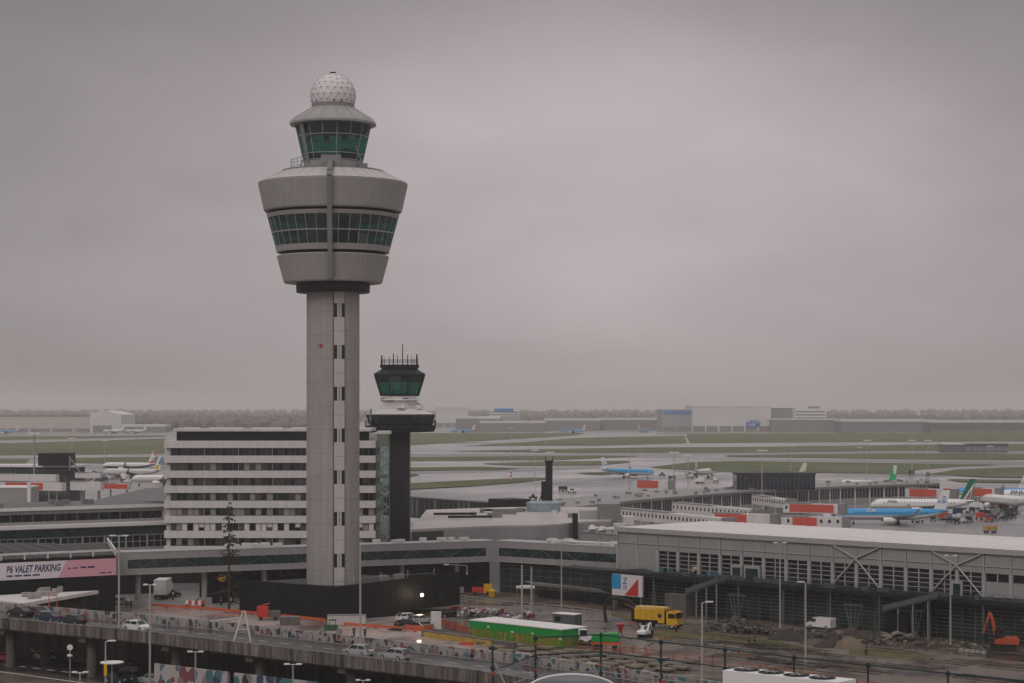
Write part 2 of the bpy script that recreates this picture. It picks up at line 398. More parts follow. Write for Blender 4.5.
# ------------------------------------------------------------------ ground
def sheet(name, polys, m, z, kind='structure'):
    b=MB()
    for i,p in enumerate(polys): b.poly([(x,y,z+i*(.004 if z<.05 else .02)) for x,y in p])
    o=b.build(name,m); o['kind']=kind
    return o
g=MB().bx(-8900,8900,-110,19900,-.6,0).build('ground',apron); struct(g)
def G(*pts): return [g2(px,py) for px,py in pts]
grass_px=[
 [(-60,437),(165,435.5),(165,437),(-60,441.5)],[(-60,445),(60,441.8),(165,438.5),(165,454),(60,455),(-60,456)],[(-60,459.5),(30,459),(26,463.5),(-60,464)],[(72,458),(165,457),(165,465),(72,463)],
 [(300,433.2),(585,433.2),(575,435.6),(520,438.8),(410,445.5),(300,449)],
 [(462,446.2),(520,442.5),(580,437.8),(640,436.6),(684,436.0),(687,443.4),(600,445.8)],
 [(690,433.5),(1100,432.6),(1100,441.2),(860,442.2),(690,443.4),(686,436)],
 [(452,451.5),(520,449.8),(650,447.6),(760,447),(900,445),(1100,443.6),(1100,450.6),(900,451),(740,452.8),(580,453.4)],
 [(409,457.5),(600,455.6),(640,456.8),(560,460.0),(409,461.2)],
 [(725,455.6),(880,453.5),(1100,454.2),(1100,458.5),(1000,460.2),(880,459.0),(728,457.0)],
 [(482,463.6),(560,461.6),(626,461),(632,462.4),(600,465.4),(520,466),(490,464.6)],
 [(650,467.6),(690,462.6),(740,461.2),(880,463.2),(1000,465.0),(960,466.6),(905,471),(912,474),(730,472.2),(665,469)],
 [(955,470.0),(1010,467.6),(1100,467.4),(1100,478.5),(990,477.5),(930,474.5)],
 [(409,468),(480,467),(520,468.8),(500,470.2),(409,471)],[(380,474.6),(412,473.8),(420,475),(409,477.4),(380,478)],
 [(380,485.5),(409,484),(470,480.8),(520,478.4),(545,478.2),(548,479.4),(520,482.6),(470,486.6),(409,490),(380,492)],
 [(575,473.6),(620,471.6),(632,472.8),(600,475)],
 [(945,479.5),(1100,482.2),(1100,485),(960,482.2)],
]
o=sheet('airfield_grass',[G(*p) for p in grass_px],grassm,.06)
sheet('runway',[G((700,459.2),(880,460.2),(1000,461.6),(1100,460.2),(1100,464.2),(1010,464.6),(880,462.2),(740,460.4)),G((409,453.8),(580,454.2),(740,453.4),(900,451.6),(1100,451.2),(1100,452.6),(880,452.8),(640,456.0),(409,456.8)),G((409,471.8),(500,470.9),(560,467),(600,466.2),(600,468.4),(520,471.6),(409,474.2))],mat('runway asphalt',(.12,.112,.118),.35,var=.25,scale=.02),.035)
# taxiway edge and centre lines
b=MB()
def stripe(pts,wd):
    for (x0,y0),(x1,y1) in zip(pts,pts[1:]):
        dx,dy=x1-x0,y1-y0; l=math.hypot(dx,dy) or 1; nx,ny=-dy/l*wd/2,dx/l*wd/2
        b.poly([(x0-nx,y0-ny,.05),(x1-nx,y1-ny,.05),(x1+nx,y1+ny,.05),(x0+nx,y0+ny,.05)])
stripe(G((409,448.5),(600,447.0),(1100,442.4)),2.5); stripe(G((409,493),(470,489.5),(545,482.5),(640,476.5),(900,476)),1.2); stripe(G((409,464.5),(560,461)),1.5)
stripe(G((420,480),(600,470.5),(760,459.6),(1100,461.5)),1.5)
o=b.build('taxiway_markings',linem); struct(o)
# site and forecourt
sheet('site_ground',[G((405,594),(470,592),(560,594),(640,600),(1024,632),(1250,655),(1250,800),(700,740),(690,683),(640,668),(520,651),(440,635),(405,615))],dirtm,.02)
sheet('forecourt_paving',[G((-260,600),(130,603),(240,608),(330,621),(400,618),(430,626),(520,648),(700,683),(720,720),(300,720),(-260,670))],plazam,.012)
sheet('site_track',[G((520,605),(640,622),(800,637),(1024,662),(1250,690),(1250,720),(1024,682),(860,663),(700,645),(600,640),(500,612)),G((455,604),(620,612),(700,618),(860,630),(1024,650),(1024,655),(860,636),(700,624),(600,618),(460,609))],siteroad,.032)
sheet('grass_strip',[G((640,628),(700,631),(760,638),(800,646),(838,652),(800,650),(720,641),(650,636)),G((848,648),(900,650),(940,657),(900,659),(850,655)),G((930,640),(960,642),(965,646),(930,645)),G((600,613),(650,618),(690,622),(690,625),(640,623))],grassn,.045,'stuff')
sheet('lower_road',[G((-260,640),(-120,648),(30,655),(200,668),(330,690),(520,712),(520,770),(150,760),(60,690),(-260,652))],asphalt,.022)
b=MB()
for k in range(9):
    x0,y0=g2(4+k*14.5,664.6+k*1.75); x1,y1=g2(4+k*14.5+7,664.6+k*1.75+.85)
    dx,dy=x1-x0,y1-y0; l=math.hypot(dx,dy); nx,ny=-dy/l*.28,dx/l*.28
    b.poly([(x0-nx,y0-ny,.03),(x1-nx,y1-ny,.03),(x1+nx,y1+ny,.03),(x0+nx,y0+ny,.03)])
x0,y0=g2(-30,668); x1,y1=g2(110,687); b.poly([(x0,y0,.03),(x1,y1,.03),(x1,y1+.5,.03),(x0,y0+.5,.03)])
struct(b.build('road_markings',linem))
sheet('roadside_paving',[G((-260,674),(0,671),(60,675),(112,684),(112,720),(-260,720))],siteroad,.028)
# far wood
b=MB()
def grove(px0,px1,Y0,Y1,h0,h1,n):
    for i in range(n):
        Y=R.uniform(Y0,Y1); px=R.uniform(px0,px1); h=R.uniform(h0,h1); x=(px-512)*Y/F
        wd=R.uniform(.35,.7)*h
        b.ball((x,Y,h*.45),1,1,(wd,wd,h*R.uniform(.4,.55)),.3)
grove(-200,1250,5600,8200,10,22,1700); grove(-200,1250,4300,5200,8,17,800)
grove(120,320,2950,3400,11,22,900); grove(830,1150,3300,3900,10,20,420); grove(430,690,3300,4200,8,20,420)
stuff(b.build('forest',forestm))
# ------------------------------------------------------------------ main control tower
TX,TY=-33.1,370.0
def tz(y): return HC+(HZ-y)*TY/F
def tr(hw): return hw*TY/F
C0=(TX,TY)
T=thing('control_tower','tall concrete airport control tower with two glass rings and a white ball on top','control tower',(TX,TY,0))
NF=36
def ring(m,prof,n=NF,name='band',parent=T,smooth=False,off=0):
    return MB().use(m).lathe(prof,n,C0,off).build(name,m,parent,smooth)
# shaft as a thirty-sided drum with joint rings
b=MB().use(concrete).lathe([(tr(26.4),-.3),(tr(26.4),tz(292))],48,C0,0)
b.use(softseam)
for k in range(13):
    z=8+k*4.3
    if z<tz(296): b.lathe([(tr(26.4)+.006,z),(tr(26.4)+.006,z+.05)],48,C0,0)
for a in (-112,-40):
    x=TX+tr(26.35)*math.cos(math.radians(a)); y=TY+tr(26.35)*math.sin(math.radians(a)); b.tube((x,y,0),(x,y,tz(294)),.022,.022,4)
b.build('shaft',None,T)
A=math.radians(-72); ca,sa=math.cos(A),math.sin(A)
fs=Fr((TX+ca*tr(25.2),TY+sa*tr(25.2)),(-sa,ca)); 
if fs.n[0]*ca+fs.n[1]*sa<0: fs=Fr((TX+ca*tr(25.2),TY+sa*tr(25.2)),(sa,-ca))
STR=[]
wz=[(tz(318)-.05-k*7.62, tz(304.6)-k*7.62) for k in range(8)]
lo=5.4
segs=[]
for z0,z1 in sorted(wz):
    segs.append((lo,z0)); lo=z1
segs.append((lo,tz(293)))
for z0,z1 in segs:
    if z1-z0<.2: continue
    mid=(z0+z1)/2
    STR += [(z0,mid-.03),(mid+.03,z1)]
strip=MB().use(seam)
for z0,z1 in segs:
    pass
strip.fb(fs,-.90,.90,-.25,-.1,5.4,tz(293)).fb(fs,-1.12,-.98,-.3,.12,5.4,tz(293)).fb(fs,.98,1.12,-.3,.12,5.4,tz(293)); sp=strip.build('facade_strip',None,T)
for z0,z1 in STR: MB().use(concrete_lt).fb(fs,-.95,.95,-.09,.55,z0,z1).build('facade_panel',None,sp)
for z0,z1 in wz:
    if z1<6: continue
    wv=MB().use(pane_dk).fb(fs,-.93,-.44,-.09,.40,z0,z1).fb(fs,.44,.93,-.09,.40,z0,z1).use(concrete_lt).fb(fs,-.40,-.06,-.09,.52,z0,z1).fb(fs,.06,.40,-.09,.52,z0,z1).use(seam).fb(fs,-.44,.44,-.085,.33,z0,z1)
    wv.build('window',None,sp)
# small red obstruction lamp on the shaft
x=TX+tr(26.6)*math.cos(math.radians(-112)); y=TY+tr(26.6)*math.sin(math.radians(-112))
MB().box((x,y,tz(346)),(.5,.5,.5)).build('obstruction_lamp',lampred,T)
ring(darkmetal,[(tr(36),tz(293)),(tr(36.7),tz(292.5)),(tr(37),tz(284)),(tr(30),tz(282))],name='collar')
for z in (288,):
    ring(seam,[(tr(36.9),tz(z)),(tr(37.05),tz(z)),(tr(37.05),tz(z-.8)),(tr(36.9),tz(z-.8))],name='collar_band')
# lower cladding band: inverted cone, closed below
def band(name,hw0,y0,hw1,y1,under,mm=concrete2):
    b=MB().use(mm).lathe([(tr(under),tz(y0-1)),(tr(hw0-1),tz(y0)+0.0),(tr(hw0),tz(y0)+.25),(tr(hw1),tz(y1)-.2),(tr(hw1-1),tz(y1)),(tr(under),tz(y1)+.02)],NF*2,C0)
    b.use(rib)
    for i in range(72):
        a=2*PI*(i+.5)/72
        p0=(TX+math.cos(a)*(tr(hw0)-.01),TY+math.sin(a)*(tr(hw0)-.01),tz(y0)+.3); p1=(TX+math.cos(a)*(tr(hw1)-.01),TY+math.sin(a)*(tr(hw1)-.01),tz(y1)-.25)
        b.tube(p0,p1,.022,.022,4)
    return b.build(name,None,T)
band('lower_band',49.2,283.5,55.8,256,30)
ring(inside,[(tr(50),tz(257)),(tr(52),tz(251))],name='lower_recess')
# window ring
sill=ring(concrete2,[(tr(50),tz(252.8)),(tr(56.2),tz(253)),(tr(57.6),tz(247.2)),(tr(56.4),tz(247)),(tr(50),tz(247))],name='sill_ring')
head=ring(concrete2,[(tr(60),tz(219)),(tr(65.0),tz(219)),(tr(66.4),tz(215.6)),(tr(65.6),tz(215)),(tr(60),tz(215))],name='head_ring')
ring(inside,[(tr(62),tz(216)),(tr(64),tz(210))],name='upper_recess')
gl=MB().lathe([(tr(57.0),tz(247.1)),(tr(64.6),tz(219))],NF,C0)
gl.f=[f for f in gl.f if len(f)==4]; gl.m=gl.m[:len(gl.f)]
W=gl.build('window_band',tealglass2,T)
b=MB()
for i in range(NF):
    a=2*PI*i/NF
    b.tube((TX+math.cos(a)*tr(57.2),TY+math.sin(a)*tr(57.2),tz(247.3)),(TX+math.cos(a)*tr(64.9),TY+math.sin(a)*tr(64.9),tz(218.6)),.065,.065,4)
b.build('mullion',mull_tw,W)
MB().lathe([(tr(60.5),tz(234)-.1),(tr(61.1),tz(234)-.1),(tr(61.2),tz(234)+.1),(tr(60.6),tz(234)+.1)],NF,C0,close=True).build('transom',mull_tw,W)
b=MB().use(inside).lathe([(.5,tz(251)),(tr(55),tz(251)),(tr(55),tz(250)),(.5,tz(250))],NF,C0,close=True).use(inside).lathe([(tr(24),tz(250)),(tr(24),tz(216))],24,C0)
b.use(ceilingm).lathe([(.5,tz(217.5)),(tr(62),tz(217.5)),(tr(62),tz(217)),(.5,tz(217))],NF,C0,close=True)
b.use(inside).lathe([(tr(30),tz(234)-.05),(tr(50),tz(234)-.05),(tr(50),tz(234)+.1),(tr(30),tz(234)+.1)],NF,C0,close=True)
b.use(deskm)
for i in range(22):
    a=R.uniform(0,2*PI); r=R.uniform(30,48); b.box((TX+math.cos(a)*tr(r),TY+math.sin(a)*tr(r),tz(249)+.6),(1.6,.9,1.5),a)
b.build('interior',None,T)
band('upper_band',68.8,212.5,74.5,184,45)
R1=ring(concrete_lt,[(tr(74.3),tz(184)),(tr(72.0),tz(182.2)),(tr(52),tz(173.0)),(tr(30),tz(171))],72,'ring_roof')
b=MB()
for i in range(36):
    a=2*PI*(i+.5)/36; b.tube((TX+math.cos(a)*tr(73),TY+math.sin(a)*tr(73),tz(183)+.05),(TX+math.cos(a)*tr(52),TY+math.sin(a)*tr(52),tz(173)+.05),.025,.025,4)
b.lathe([(tr(50),tz(173.2)),(tr(51),tz(173.2)),(tr(51),tz(171.4)),(tr(50),tz(171.4))],36,C0,close=True)
b.build('roof_seam',greymetal,R1)
# service duct down the front of the head
a=math.radians(-87.6); dx,dy=math.cos(a),math.sin(a)
def rp(r,z): return (TX+dx*r,TY+dy*r,z)
b=MB()
pts=[rp(tr(38),tz(166)),rp(tr(50),tz(168.5)),rp(tr(76.5),tz(180)),rp(tr(77.5),tz(184)),rp(tr(52),tz(281))]
for p,q in zip(pts,pts[1:]): b.tube(p,q,.58,.58,4)
b.box(rp(tr(50),tz(281.5)),(2.6,1.0,.5)); b.box(rp(tr(40),tz(166)),(3.6,1.2,2.2))
b.build('service_duct',greymetal,T)
# upper cab
drum=ring(concrete2,[(tr(32),tz(172)),(tr(32),tz(170)),(tr(29),tz(169.5)),(tr(29),tz(162.5)),(tr(29.8),tz(162)),(tr(29.8),tz(161.4)),(tr(20),tz(161.4))],32,'cab_drum')
NC=16; oc=PI/NC
gl=MB().lathe([(tr(29.6),tz(161.5)),(tr(37.6),tz(126))],NC,C0,oc); gl.f=[f for f in gl.f if len(f)==4]; gl.m=gl.m[:len(gl.f)]
CG=gl.build('cab_glazing',tealglass,T)
b=MB()
for i in range(NC):
    a=oc+2*PI*i/NC
    f=lambda y:(tr(29.8)+(tr(37.8)-tr(29.8))*(161.5-y)/35.5)
    y0=161.5 if i%2==0 else 137.5
    b.tube((TX+math.cos(a)*f(y0),TY+math.sin(a)*f(y0),tz(y0)),(TX+math.cos(a)*f(126),TY+math.sin(a)*f(126),tz(126)),.075,.075,4)
for y in (137.5,155.5):
    b.lathe([(f(y)-.06,tz(y)-.06),(f(y)+.06,tz(y)-.06),(f(y)+.06,tz(y)+.06),(f(y)-.06,tz(y)+.06)],NC,C0,oc,close=True)
b.build('mullion',mull_tw,CG)
a0,a1=oc+2*PI*9.0/NC,oc+2*PI*9.45/NC
def cp(a,y,e=.14): return (TX+math.cos(a)*(f(y)+e),TY+math.sin(a)*(f(y)+e),tz(y))
MB().hexa([cp(a0,161.5,-.1),cp(a1,161.5,-.1),cp(a1,161.5),cp(a0,161.5)],[cp(a0,126.5,-.1),cp(a1,126.5,-.1),cp(a1,126.5),cp(a0,126.5)]).build('solid_panel',greymetal,CG)
b=MB().use(inside).lathe([(.3,tz(161)),(tr(28.5),tz(161)),(tr(28.5),tz(159)),(.3,tz(159))],NC,C0,oc,close=True).use(ceilingm).lathe([(.3,tz(131)),(tr(35),tz(131)),(tr(36.3),tz(126)),(.3,tz(126))],NC,C0,oc,close=True)
b.use(deskm)
for i in range(14):
    a=R.uniform(0,2*PI); r=R.uniform(14,24); b.box((TX+math.cos(a)*tr(r),TY+math.sin(a)*tr(r),tz(158)+.5),(1.2,.7,R.uniform(1,2.2)),a)
for i in range(10):
    a=2*PI*i/10; b.box((TX+math.cos(a)*tr(30),TY+math.sin(a)*tr(30),tz(134)),(1.0,.3,1.0),a+PI/2)
b.build('cab_interior',None,T)
CR=ring(concrete2,[(tr(36),tz(126)),(tr(43.4),tz(125.6)),(tr(43.6),tz(123.6)),(tr(40),tz(119.6)),(tr(22),tz(108.5)),(tr(21),tz(107.5)),(tr(10),tz(107.3))],NC,'cab_roof',off=oc)
b=MB()
for i in range(NC):
    a=oc+2*PI*i/NC; b.path([(TX+math.cos(a)*tr(43.7),TY+math.sin(a)*tr(43.7),tz(123.6)),(TX+math.cos(a)*tr(40.1),TY+math.sin(a)*tr(40.1),tz(119.5)),(TX+math.cos(a)*tr(22.1),TY+math.sin(a)*tr(22.1),tz(108.4))],.03,4)
b.build('roof_seam',greymetal,CR)
ring(greymetal,[(tr(21.5),tz(108.4)),(tr(21.5),tz(104.4)),(tr(20.5),tz(104.2))],32,'dome_base')
bm=bmesh.new(); bmesh.ops.create_icosphere(bm,subdivisions=3,radius=1.0)
b=MB(); rc=(TX,TY,tz(96.2)); rr=tr(22.8)
b.add([(rc[0]+v.co.x*rr,rc[1]+v.co.y*rr,rc[2]+v.co.z*rr) for v in bm.verts],[tuple(v.index for v in fc.verts) for fc in bm.faces if fc.calc_center_median().z>-.42]); bm.free()
RD=b.build('radome_dome',radome,T)
bm=bmesh.new(); bmesh.ops.create_icosphere(bm,subdivisions=3,radius=1.0)
b=MB().use(rib)
for ed in bm.edges:
    p,q=ed.verts[0].co,ed.verts[1].co
    if min(p.z,q.z)<-.42: continue
    b.tube([rc[i]+p[i]*rr*1.0 for i in range(3)],[rc[i]+q[i]*rr*1.0 for i in range(3)],.028,.028,4)
b.use(darkmetal)
for v in bm.verts:
    if v.co.z>-.4:
        c=Vector(rc)+v.co*rr; b.tube(c-v.co*.02,c+v.co*.045,.085,.085,6)
bm.free(); b.build('panel_seam',None,RD)
MB().box((TX,TY,tz(73.2)),(1.0,1.0,.35)).build('top_lamp',darkmetal,T)
# maintenance balcony and ladder beside the cab
b=MB()
for k in range(7):
    a=math.radians(182+k*9); x,y=TX+math.cos(a)*tr(42),TY+math.sin(a)*tr(42)
    b.tube((x,y,tz(172.5)),(x,y,tz(161)),.06,.06,4)
    if k:
        for yy in (161,164.5,168): b.tube((px0,py0,tz(yy)),(x,y,tz(yy)),.05,.05,4)
    px0,py0=x,y
b.tube((TX-tr(33),TY-tr(18),tz(172)),(TX-tr(27),TY-tr(15),tz(159)),.12,.12,4); b.tube((TX-tr(30),TY-tr(22),tz(173.5)),(TX-tr(22),TY-tr(20),tz(160)),.10,.10,4)
b.tube((TX+tr(24),TY-tr(22),tz(148)),(TX+tr(33),TY-tr(18),tz(171)),.12,.12,4)
b.box((TX+tr(31),TY-tr(14),tz(168.5)),(1.6,1.6,1.2))
for k in range(13):
    a=math.radians(-150+k*12); x,y=TX+math.cos(a)*tr(34),TY+math.sin(a)*tr(34)
    b.tube((x,y,tz(172)),(x,y,tz(165)),.05,.05,4)
    if k: b.tube((px0,py0,tz(165)),(x,y,tz(165)),.05,.05,4)
    px0,py0=x,y
b.build('balcony_rail',greymetal,T)

# ------------------------------------------------------------------ dark pavilion round the foot of the tower
pc=(-31.4,355.0); pl=(-50.5,370.5); pr=(-9.7,372.5)
pb=(pl[0]+pr[0]-pc[0],pl[1]+pr[1]-pc[1])
P=thing('dark_pavilion','low black clad pavilion wrapped round the foot of the tall tower','pavilion',(pc[0],pc[1],0))
fl=Fr(pl,(pc[0]-pl[0],pc[1]-pl[1])); frr=Fr(pc,(pr[0]-pc[0],pr[1]-pc[1]))
Ll=math.dist(pl,pc); Lr=math.dist(pc,pr)
q=frr.p(15,0,0)[:2]; qb=(q[0]+pl[0]-pc[0],q[1]+pl[1]-pc[1])
b=MB().use(blackmetal).prism([pl,pc,q,qb],0,5.35).hexa([q+(.9,),pr+(1.1,),pb+(1.1,),qb+(.9,)],[q+(5.35,),pr+(5.35,),pb+(5.35,),qb+(5.35,)])
b.fb(fl,0,Ll,-.25,.0,5.35,6.0); b.hexa([frr.p(0,0,5.35),frr.p(Lr,0,5.35),frr.p(Lr,-.25,5.35),frr.p(0,-.25,5.35)],[frr.p(0,0,6.0),frr.p(Lr,0,7.3),frr.p(Lr,-.25,7.3),frr.p(0,-.25,6.0)])
b.build('wall',None,P)
b=MB()
for k in range(int(Ll/1.2)): b.fb(fl,.3+k*1.2,.36+k*1.2,0,.04,.2,5.95)
for k in range(int(Lr/1.2)): b.fb(frr,.3+k*1.2,.36+k*1.2,0,.04,1.15 if k*1.2>14 else .2,5.95)
b.build('cladding_rib',darkmetal,P)
MB().poly([(p[0],p[1],5.42) for p in (fl.p(.3,-.3,0),(pc[0],pc[1]+.5),frr.p(Lr-.3,-.3,0),pb)]).build('roof',blackroof,P)
b=MB().use(greymetal)
for (t,o) in ((6,-5),(12,-9),(18,-6),(22,-8)):
    p=frr.p(t,-9+o*.3,5.42); b.box((p[0],p[1],5.42+.5),(1.8,1.2,1.0),R.uniform(0,1))
b.use(steelpole)
for t in (5,11,17,23): 
    p=frr.p(t,-1.5,5.4); b.tube(p,(p[0],p[1],8.0),.07,.07,5)
b.path([frr.p(t,-1.5,7.2) for t in (5,11,17,23)],.04,4)
build_parts(b,'roof_plant',None,P)
x,y=g2(436,630); WK_=thing('white_kiosk','square white pillar standing before the raised end of the black pavilion','pillar',(x,y,.02)); MB().box((x,y+.4,1.55),(1.75,.8,3.1)).build('shaft',offwhite,WK_); MB().box((x,y+.4,.12),(2.1,1.1,.24)).build('plinth',concrete2,WK_)
b=MB()
for t0 in (17.5,22.5): b.fb(frr,t0,t0+2.2,0,.07,2.6,5.3)
build_parts(b,'window',pane_bl,P)

# ------------------------------------------------------------------ raised walkway corridor
CA=(-73.7,376.0); CC=(-3.5,409.0); CE=(25.5,387.0)
K=thing('raised_corridor','long grey raised corridor with dark ribbon windows passing behind the tall tower','corridor',(CC[0],CC[1],0))
f1=Fr(CA,(CC[0]-CA[0],CC[1]-CA[1])); L1=math.dist(CA,CC); f2=Fr(CC,(CE[0]-CC[0],CE[1]-CC[1])); L2=math.dist(CC,CE)
def corr(fr,Ln,x0,x1,t0,t1):
    b=MB().use(hallgrey).fb(fr,x0,x1,-5,0,9.15,10.5).fb(fr,x0,x1,-5,0,6.45,7.45).fb(fr,x0,x1,-5,-.5,7.45,9.15)
    for a,c in ((x0,t0),(t1,x1)): 
        if c>a: b.fb(fr,a,c,-.5,0,7.45,9.15)
    b.use(hallgrey2).fb(fr,x0,x1,-5.05,.06,10.5,10.62).fb(fr,x0,x1,-4,.05,6.3,6.45)
    b.build('corridor_body',None,K)
    W=MB().fb(fr,t0,t1,-.4,-.12,7.45,9.15).build('ribbon_window',pane_gr,K)
    b=MB().use(frame_gr); n=int((t1-t0)/2.6)
    for i in range(n):
        a=t0+(t1-t0)*i/n; c=t0+(t1-t0)*(i+1)/n
        if i%3!=2:
            s=1 if i%2 else -1
            p,q=(fr.p(a,-.1,7.5),fr.p(c,-.1,9.1)) if s>0 else (fr.p(a,-.1,9.1),fr.p(c,-.1,7.5))
            b.tube(p,q,.09,.09,4)
        b.fb(fr,a-.03,a+.03,-.12,-.06,7.45,9.15)
    b.build('truss_bar',None,W)
corr(f1,L1,-3,L1,1.5,L1-2); corr(f2,L2,0,L2,1.0,L2)
for t in (4,17,29,58,70):
    p=f1.p(t,-2.2,0); cb=MB().tube(p,(p[0],p[1],6.4),.55,.55,10).box((p[0],p[1],.6),(2.6,1.6,1.2),f1.rz); cb.build('column',concrete2,K)
b=MB()
for i in range(16):
    t=R.choice([R.uniform(18,32),R.uniform(52,72)]); p=f1.p(t,-R.uniform(1,4),10.6); b.box((p[0],p[1],11.0),(R.uniform(.8,2),R.uniform(.6,1.2),R.uniform(.5,.9)),f1.rz)
for i in range(14):
    t=R.uniform(10,L2-2); p=f2.p(t,-R.uniform(1,4),10.6); b.box((p[0],p[1],11.0),(R.uniform(.8,2.2),R.uniform(.6,1.2),R.uniform(.5,1.0)),f2.rz)
b.tube(f2.p(12,-2,11),f2.p(L2-6,-2,11),.25,.25,8)
build_parts(b,'roof_plant',offwhite,K)
U=thing('undercroft_building','dark glazed ground floor set back under the raised corridor','building',(CC[0],CC[1],0))
b=MB().use(blackmetal).fb(f1,18,L1,-9,-2.6,0,6.3).fb(f1,-20,17.9,-32,-28,0,6.3)
b.build('wall',None,U)
b=MB().use(pane_dk)
for i in range(20):
    t=19+i*2.8
    b.fb(f1,t,t+2.1,-2.6,-2.55,.6,5.6)
b.build('window',None,U)
U2=thing('glazed_annex','green glass ground floor between corner of raised corridor and long hall','building',(CC[0],CC[1],0))
b=MB().use(pane_gr2).fb(f2,0.3,L2+2,-6,-1.2,0,6.3)
b.build('wall',None,U2)
b=MB()
for i in range(14):
    t=.6+i*2.5; b.fb(f2,t,t+.14,-1.2,-1.1,0,6.3)
for z in (1.2,2.4,3.6,4.8,5.6): b.fb(f2,.3,L2,-1.2,-1.12,z,z+.12)
b.build('mullion',frame_gr,U2)
# ------------------------------------------------------------------ office block behind the tower
OY=430.0
def ox(px): return (px-512)*OY/F
def oz(y): return HC-(y-HZ)*OY/F
O=thing('office_block','white banded office block with rows of dark windows behind the tall tower','office building',(ox(163.5),OY,0))
x0,x1=ox(164),ox(375.5); D=18
MB().use(mat('office core',(.12,.115,.11),.7)).bx(x0+1.2,x1-.2,OY+.75,OY+D-.8,0,oz(441)).build('core',None,O)
band_rows=[(440.8,448)]+[(455.6+15.05*k,462.8+15.05*k) for k in range(6)]+[(546,556)]
for ya,yb in band_rows:
    MB().use(offwhite).bx(x0,x1,OY,OY+D,oz(yb),oz(ya)).build('spandrel_band',None,O)
wm=[pane_dk,pane_bl,pane_mid,pane_lt]
for k,(top) in enumerate([448]+[462.8+15.05*j for j in range(6)]):
    bot=top+(7.6 if k else 7.6)
    n=12; wx0=ox(170.3); step=(x1-.3-wx0)/n
    for i in range(n):
        a=wx0+i*step; W=MB().use(inside).bx(a+.03,a+step-.03,OY+.55,OY+.74,oz(bot),oz(top)); 
        for q in range(3):
            c0=a+step*q/3; c1=a+step*(q+1)/3
            m=R.choice([pane_bl,pane_bl,pane_dk]) if k==0 else R.choices(wm,[3.6,1.8,3.4,1.5])[0]
            W.use(m).bx(c0+.07,c1-.07,OY+.42,OY+.56,oz(bot)+.06,oz(top)-.05)
        W.use(frame_lt)
        for q in range(3):
            c0=a+step*q/3; W.use(frame_lt if q==0 and i%2==0 else frame_gr).bx(c0-.05,c0+.05,OY+.38,OY+.6,oz(bot),oz(top))
        if k==5:
            W.use(offwhite)
            for q in range(3):
                c0=a+step*q/3
                if R.random()<.55: W.bx(c0+.1,c0+step/3-.1,OY+.30,OY+.45,oz(bot)+R.choice([0,.7]),oz(top))
        W.build('window',None,O)
MB().use(concrete_lt).bx(x0+.4,x0+1.2,OY+.6,OY+2,0,oz(441)).build('corner_column',None,O)
MB().use(pane_dk).bx(ox(175),x1-1.5,OY+2,OY+D-2,oz(440.8),oz(431.4)).build('penthouse_wall',None,O)
MB().use(offwhite).bx(ox(172),x1-1,OY+1.0,OY+D-1,oz(431.4),oz(428.4)).build('penthouse_roof',None,O)
b=MB().use(greymetal)
for px in (240,280,196): b.bx(ox(px),ox(px+7),OY+6,OY+9,oz(428.4),oz(426.6))
build_parts(b,'roof_plant',None,O)
b=MB().use(blackmetal).bx(x0+.02,x1+.02,OY+.03,OY+D-.03,0,oz(556.2)-.01); b.build('base_wall',None,O)
# glazed stair tower
S=thing('stair_tower','narrow green glazed stair tower with white zigzag flights between office block and dark shaft','stair tower',(ox(382),OY,0))
sx0,sx1=ox(375.8)+.25,ox(389.3)
MB().bx(sx0,sx1,OY+1,OY+6,0,oz(434)).build('glazing',stairglass,S)
b=MB()
for i in range(5):
    x=sx0+(sx1-sx0)*i/4; b.bx(x-.05,x+.05,OY+.92,OY+1.0,0,oz(434))
z=1
while z<oz(437):
    b.bx(sx0,sx1,OY+.9,OY+1.0,z-.05,z+.05); z+=1.6
b.build('frame',greymetal,S)
b=MB(); z=0; k=0
while z<oz(445):
    a,c=(sx0+.3,sx1-.3) if k%2 else (sx1-.3,sx0+.3)
    b.tube((a,OY+2.6,z),(c,OY+2.6,z+1.62),.18,.18,4); b.bx(sx0+.1,sx0+.9 if k%2==0 else sx0+.9,OY+2,OY+4,z,z+.15); z+=1.62; k+=1
b.build('stair_flight',whitepaint,S)
MB().use(offwhite).bx(sx0-.1,sx1+.1,OY+.8,OY+6.2,oz(434),oz(431)).build('roof',None,S)
# ------------------------------------------------------------------ old tower
VY=452.0
def vx(px): return (px-512)*VY/F
def vz(y): return HC-(y-HZ)*VY/F
VC=(vx(399),VY+3)
V=thing('old_control_tower','shorter old control tower with dark shaft, green cab and antenna masts','control tower',(VC[0],VC[1],0))
MB().use(shaftgrey).bx(vx(388.6),vx(409.3),VY,VY+5,0,vz(431)).build('shaft',None,V)
def vring(name,m,prof,n=8,off=PI/8,cx=399,parent=V):
    return MB().use(m).lathe([(hw*VY/F/math.cos(PI/8) if n==8 else hw*VY/F,vz(y)) for hw,y in prof],n,(vx(cx),VC[1]),off).build(name,None,parent)
vring('platform_slab',darkmetal,[(20,432.5),(33,431.8),(35,428),(35,425.6),(20,425.6)],cx=400)
vring('platform_glazing',pane_gr,[(26,425.5),(30.5,425.5),(33.5,414.8),(26,414.8)],cx=400)
b=MB()
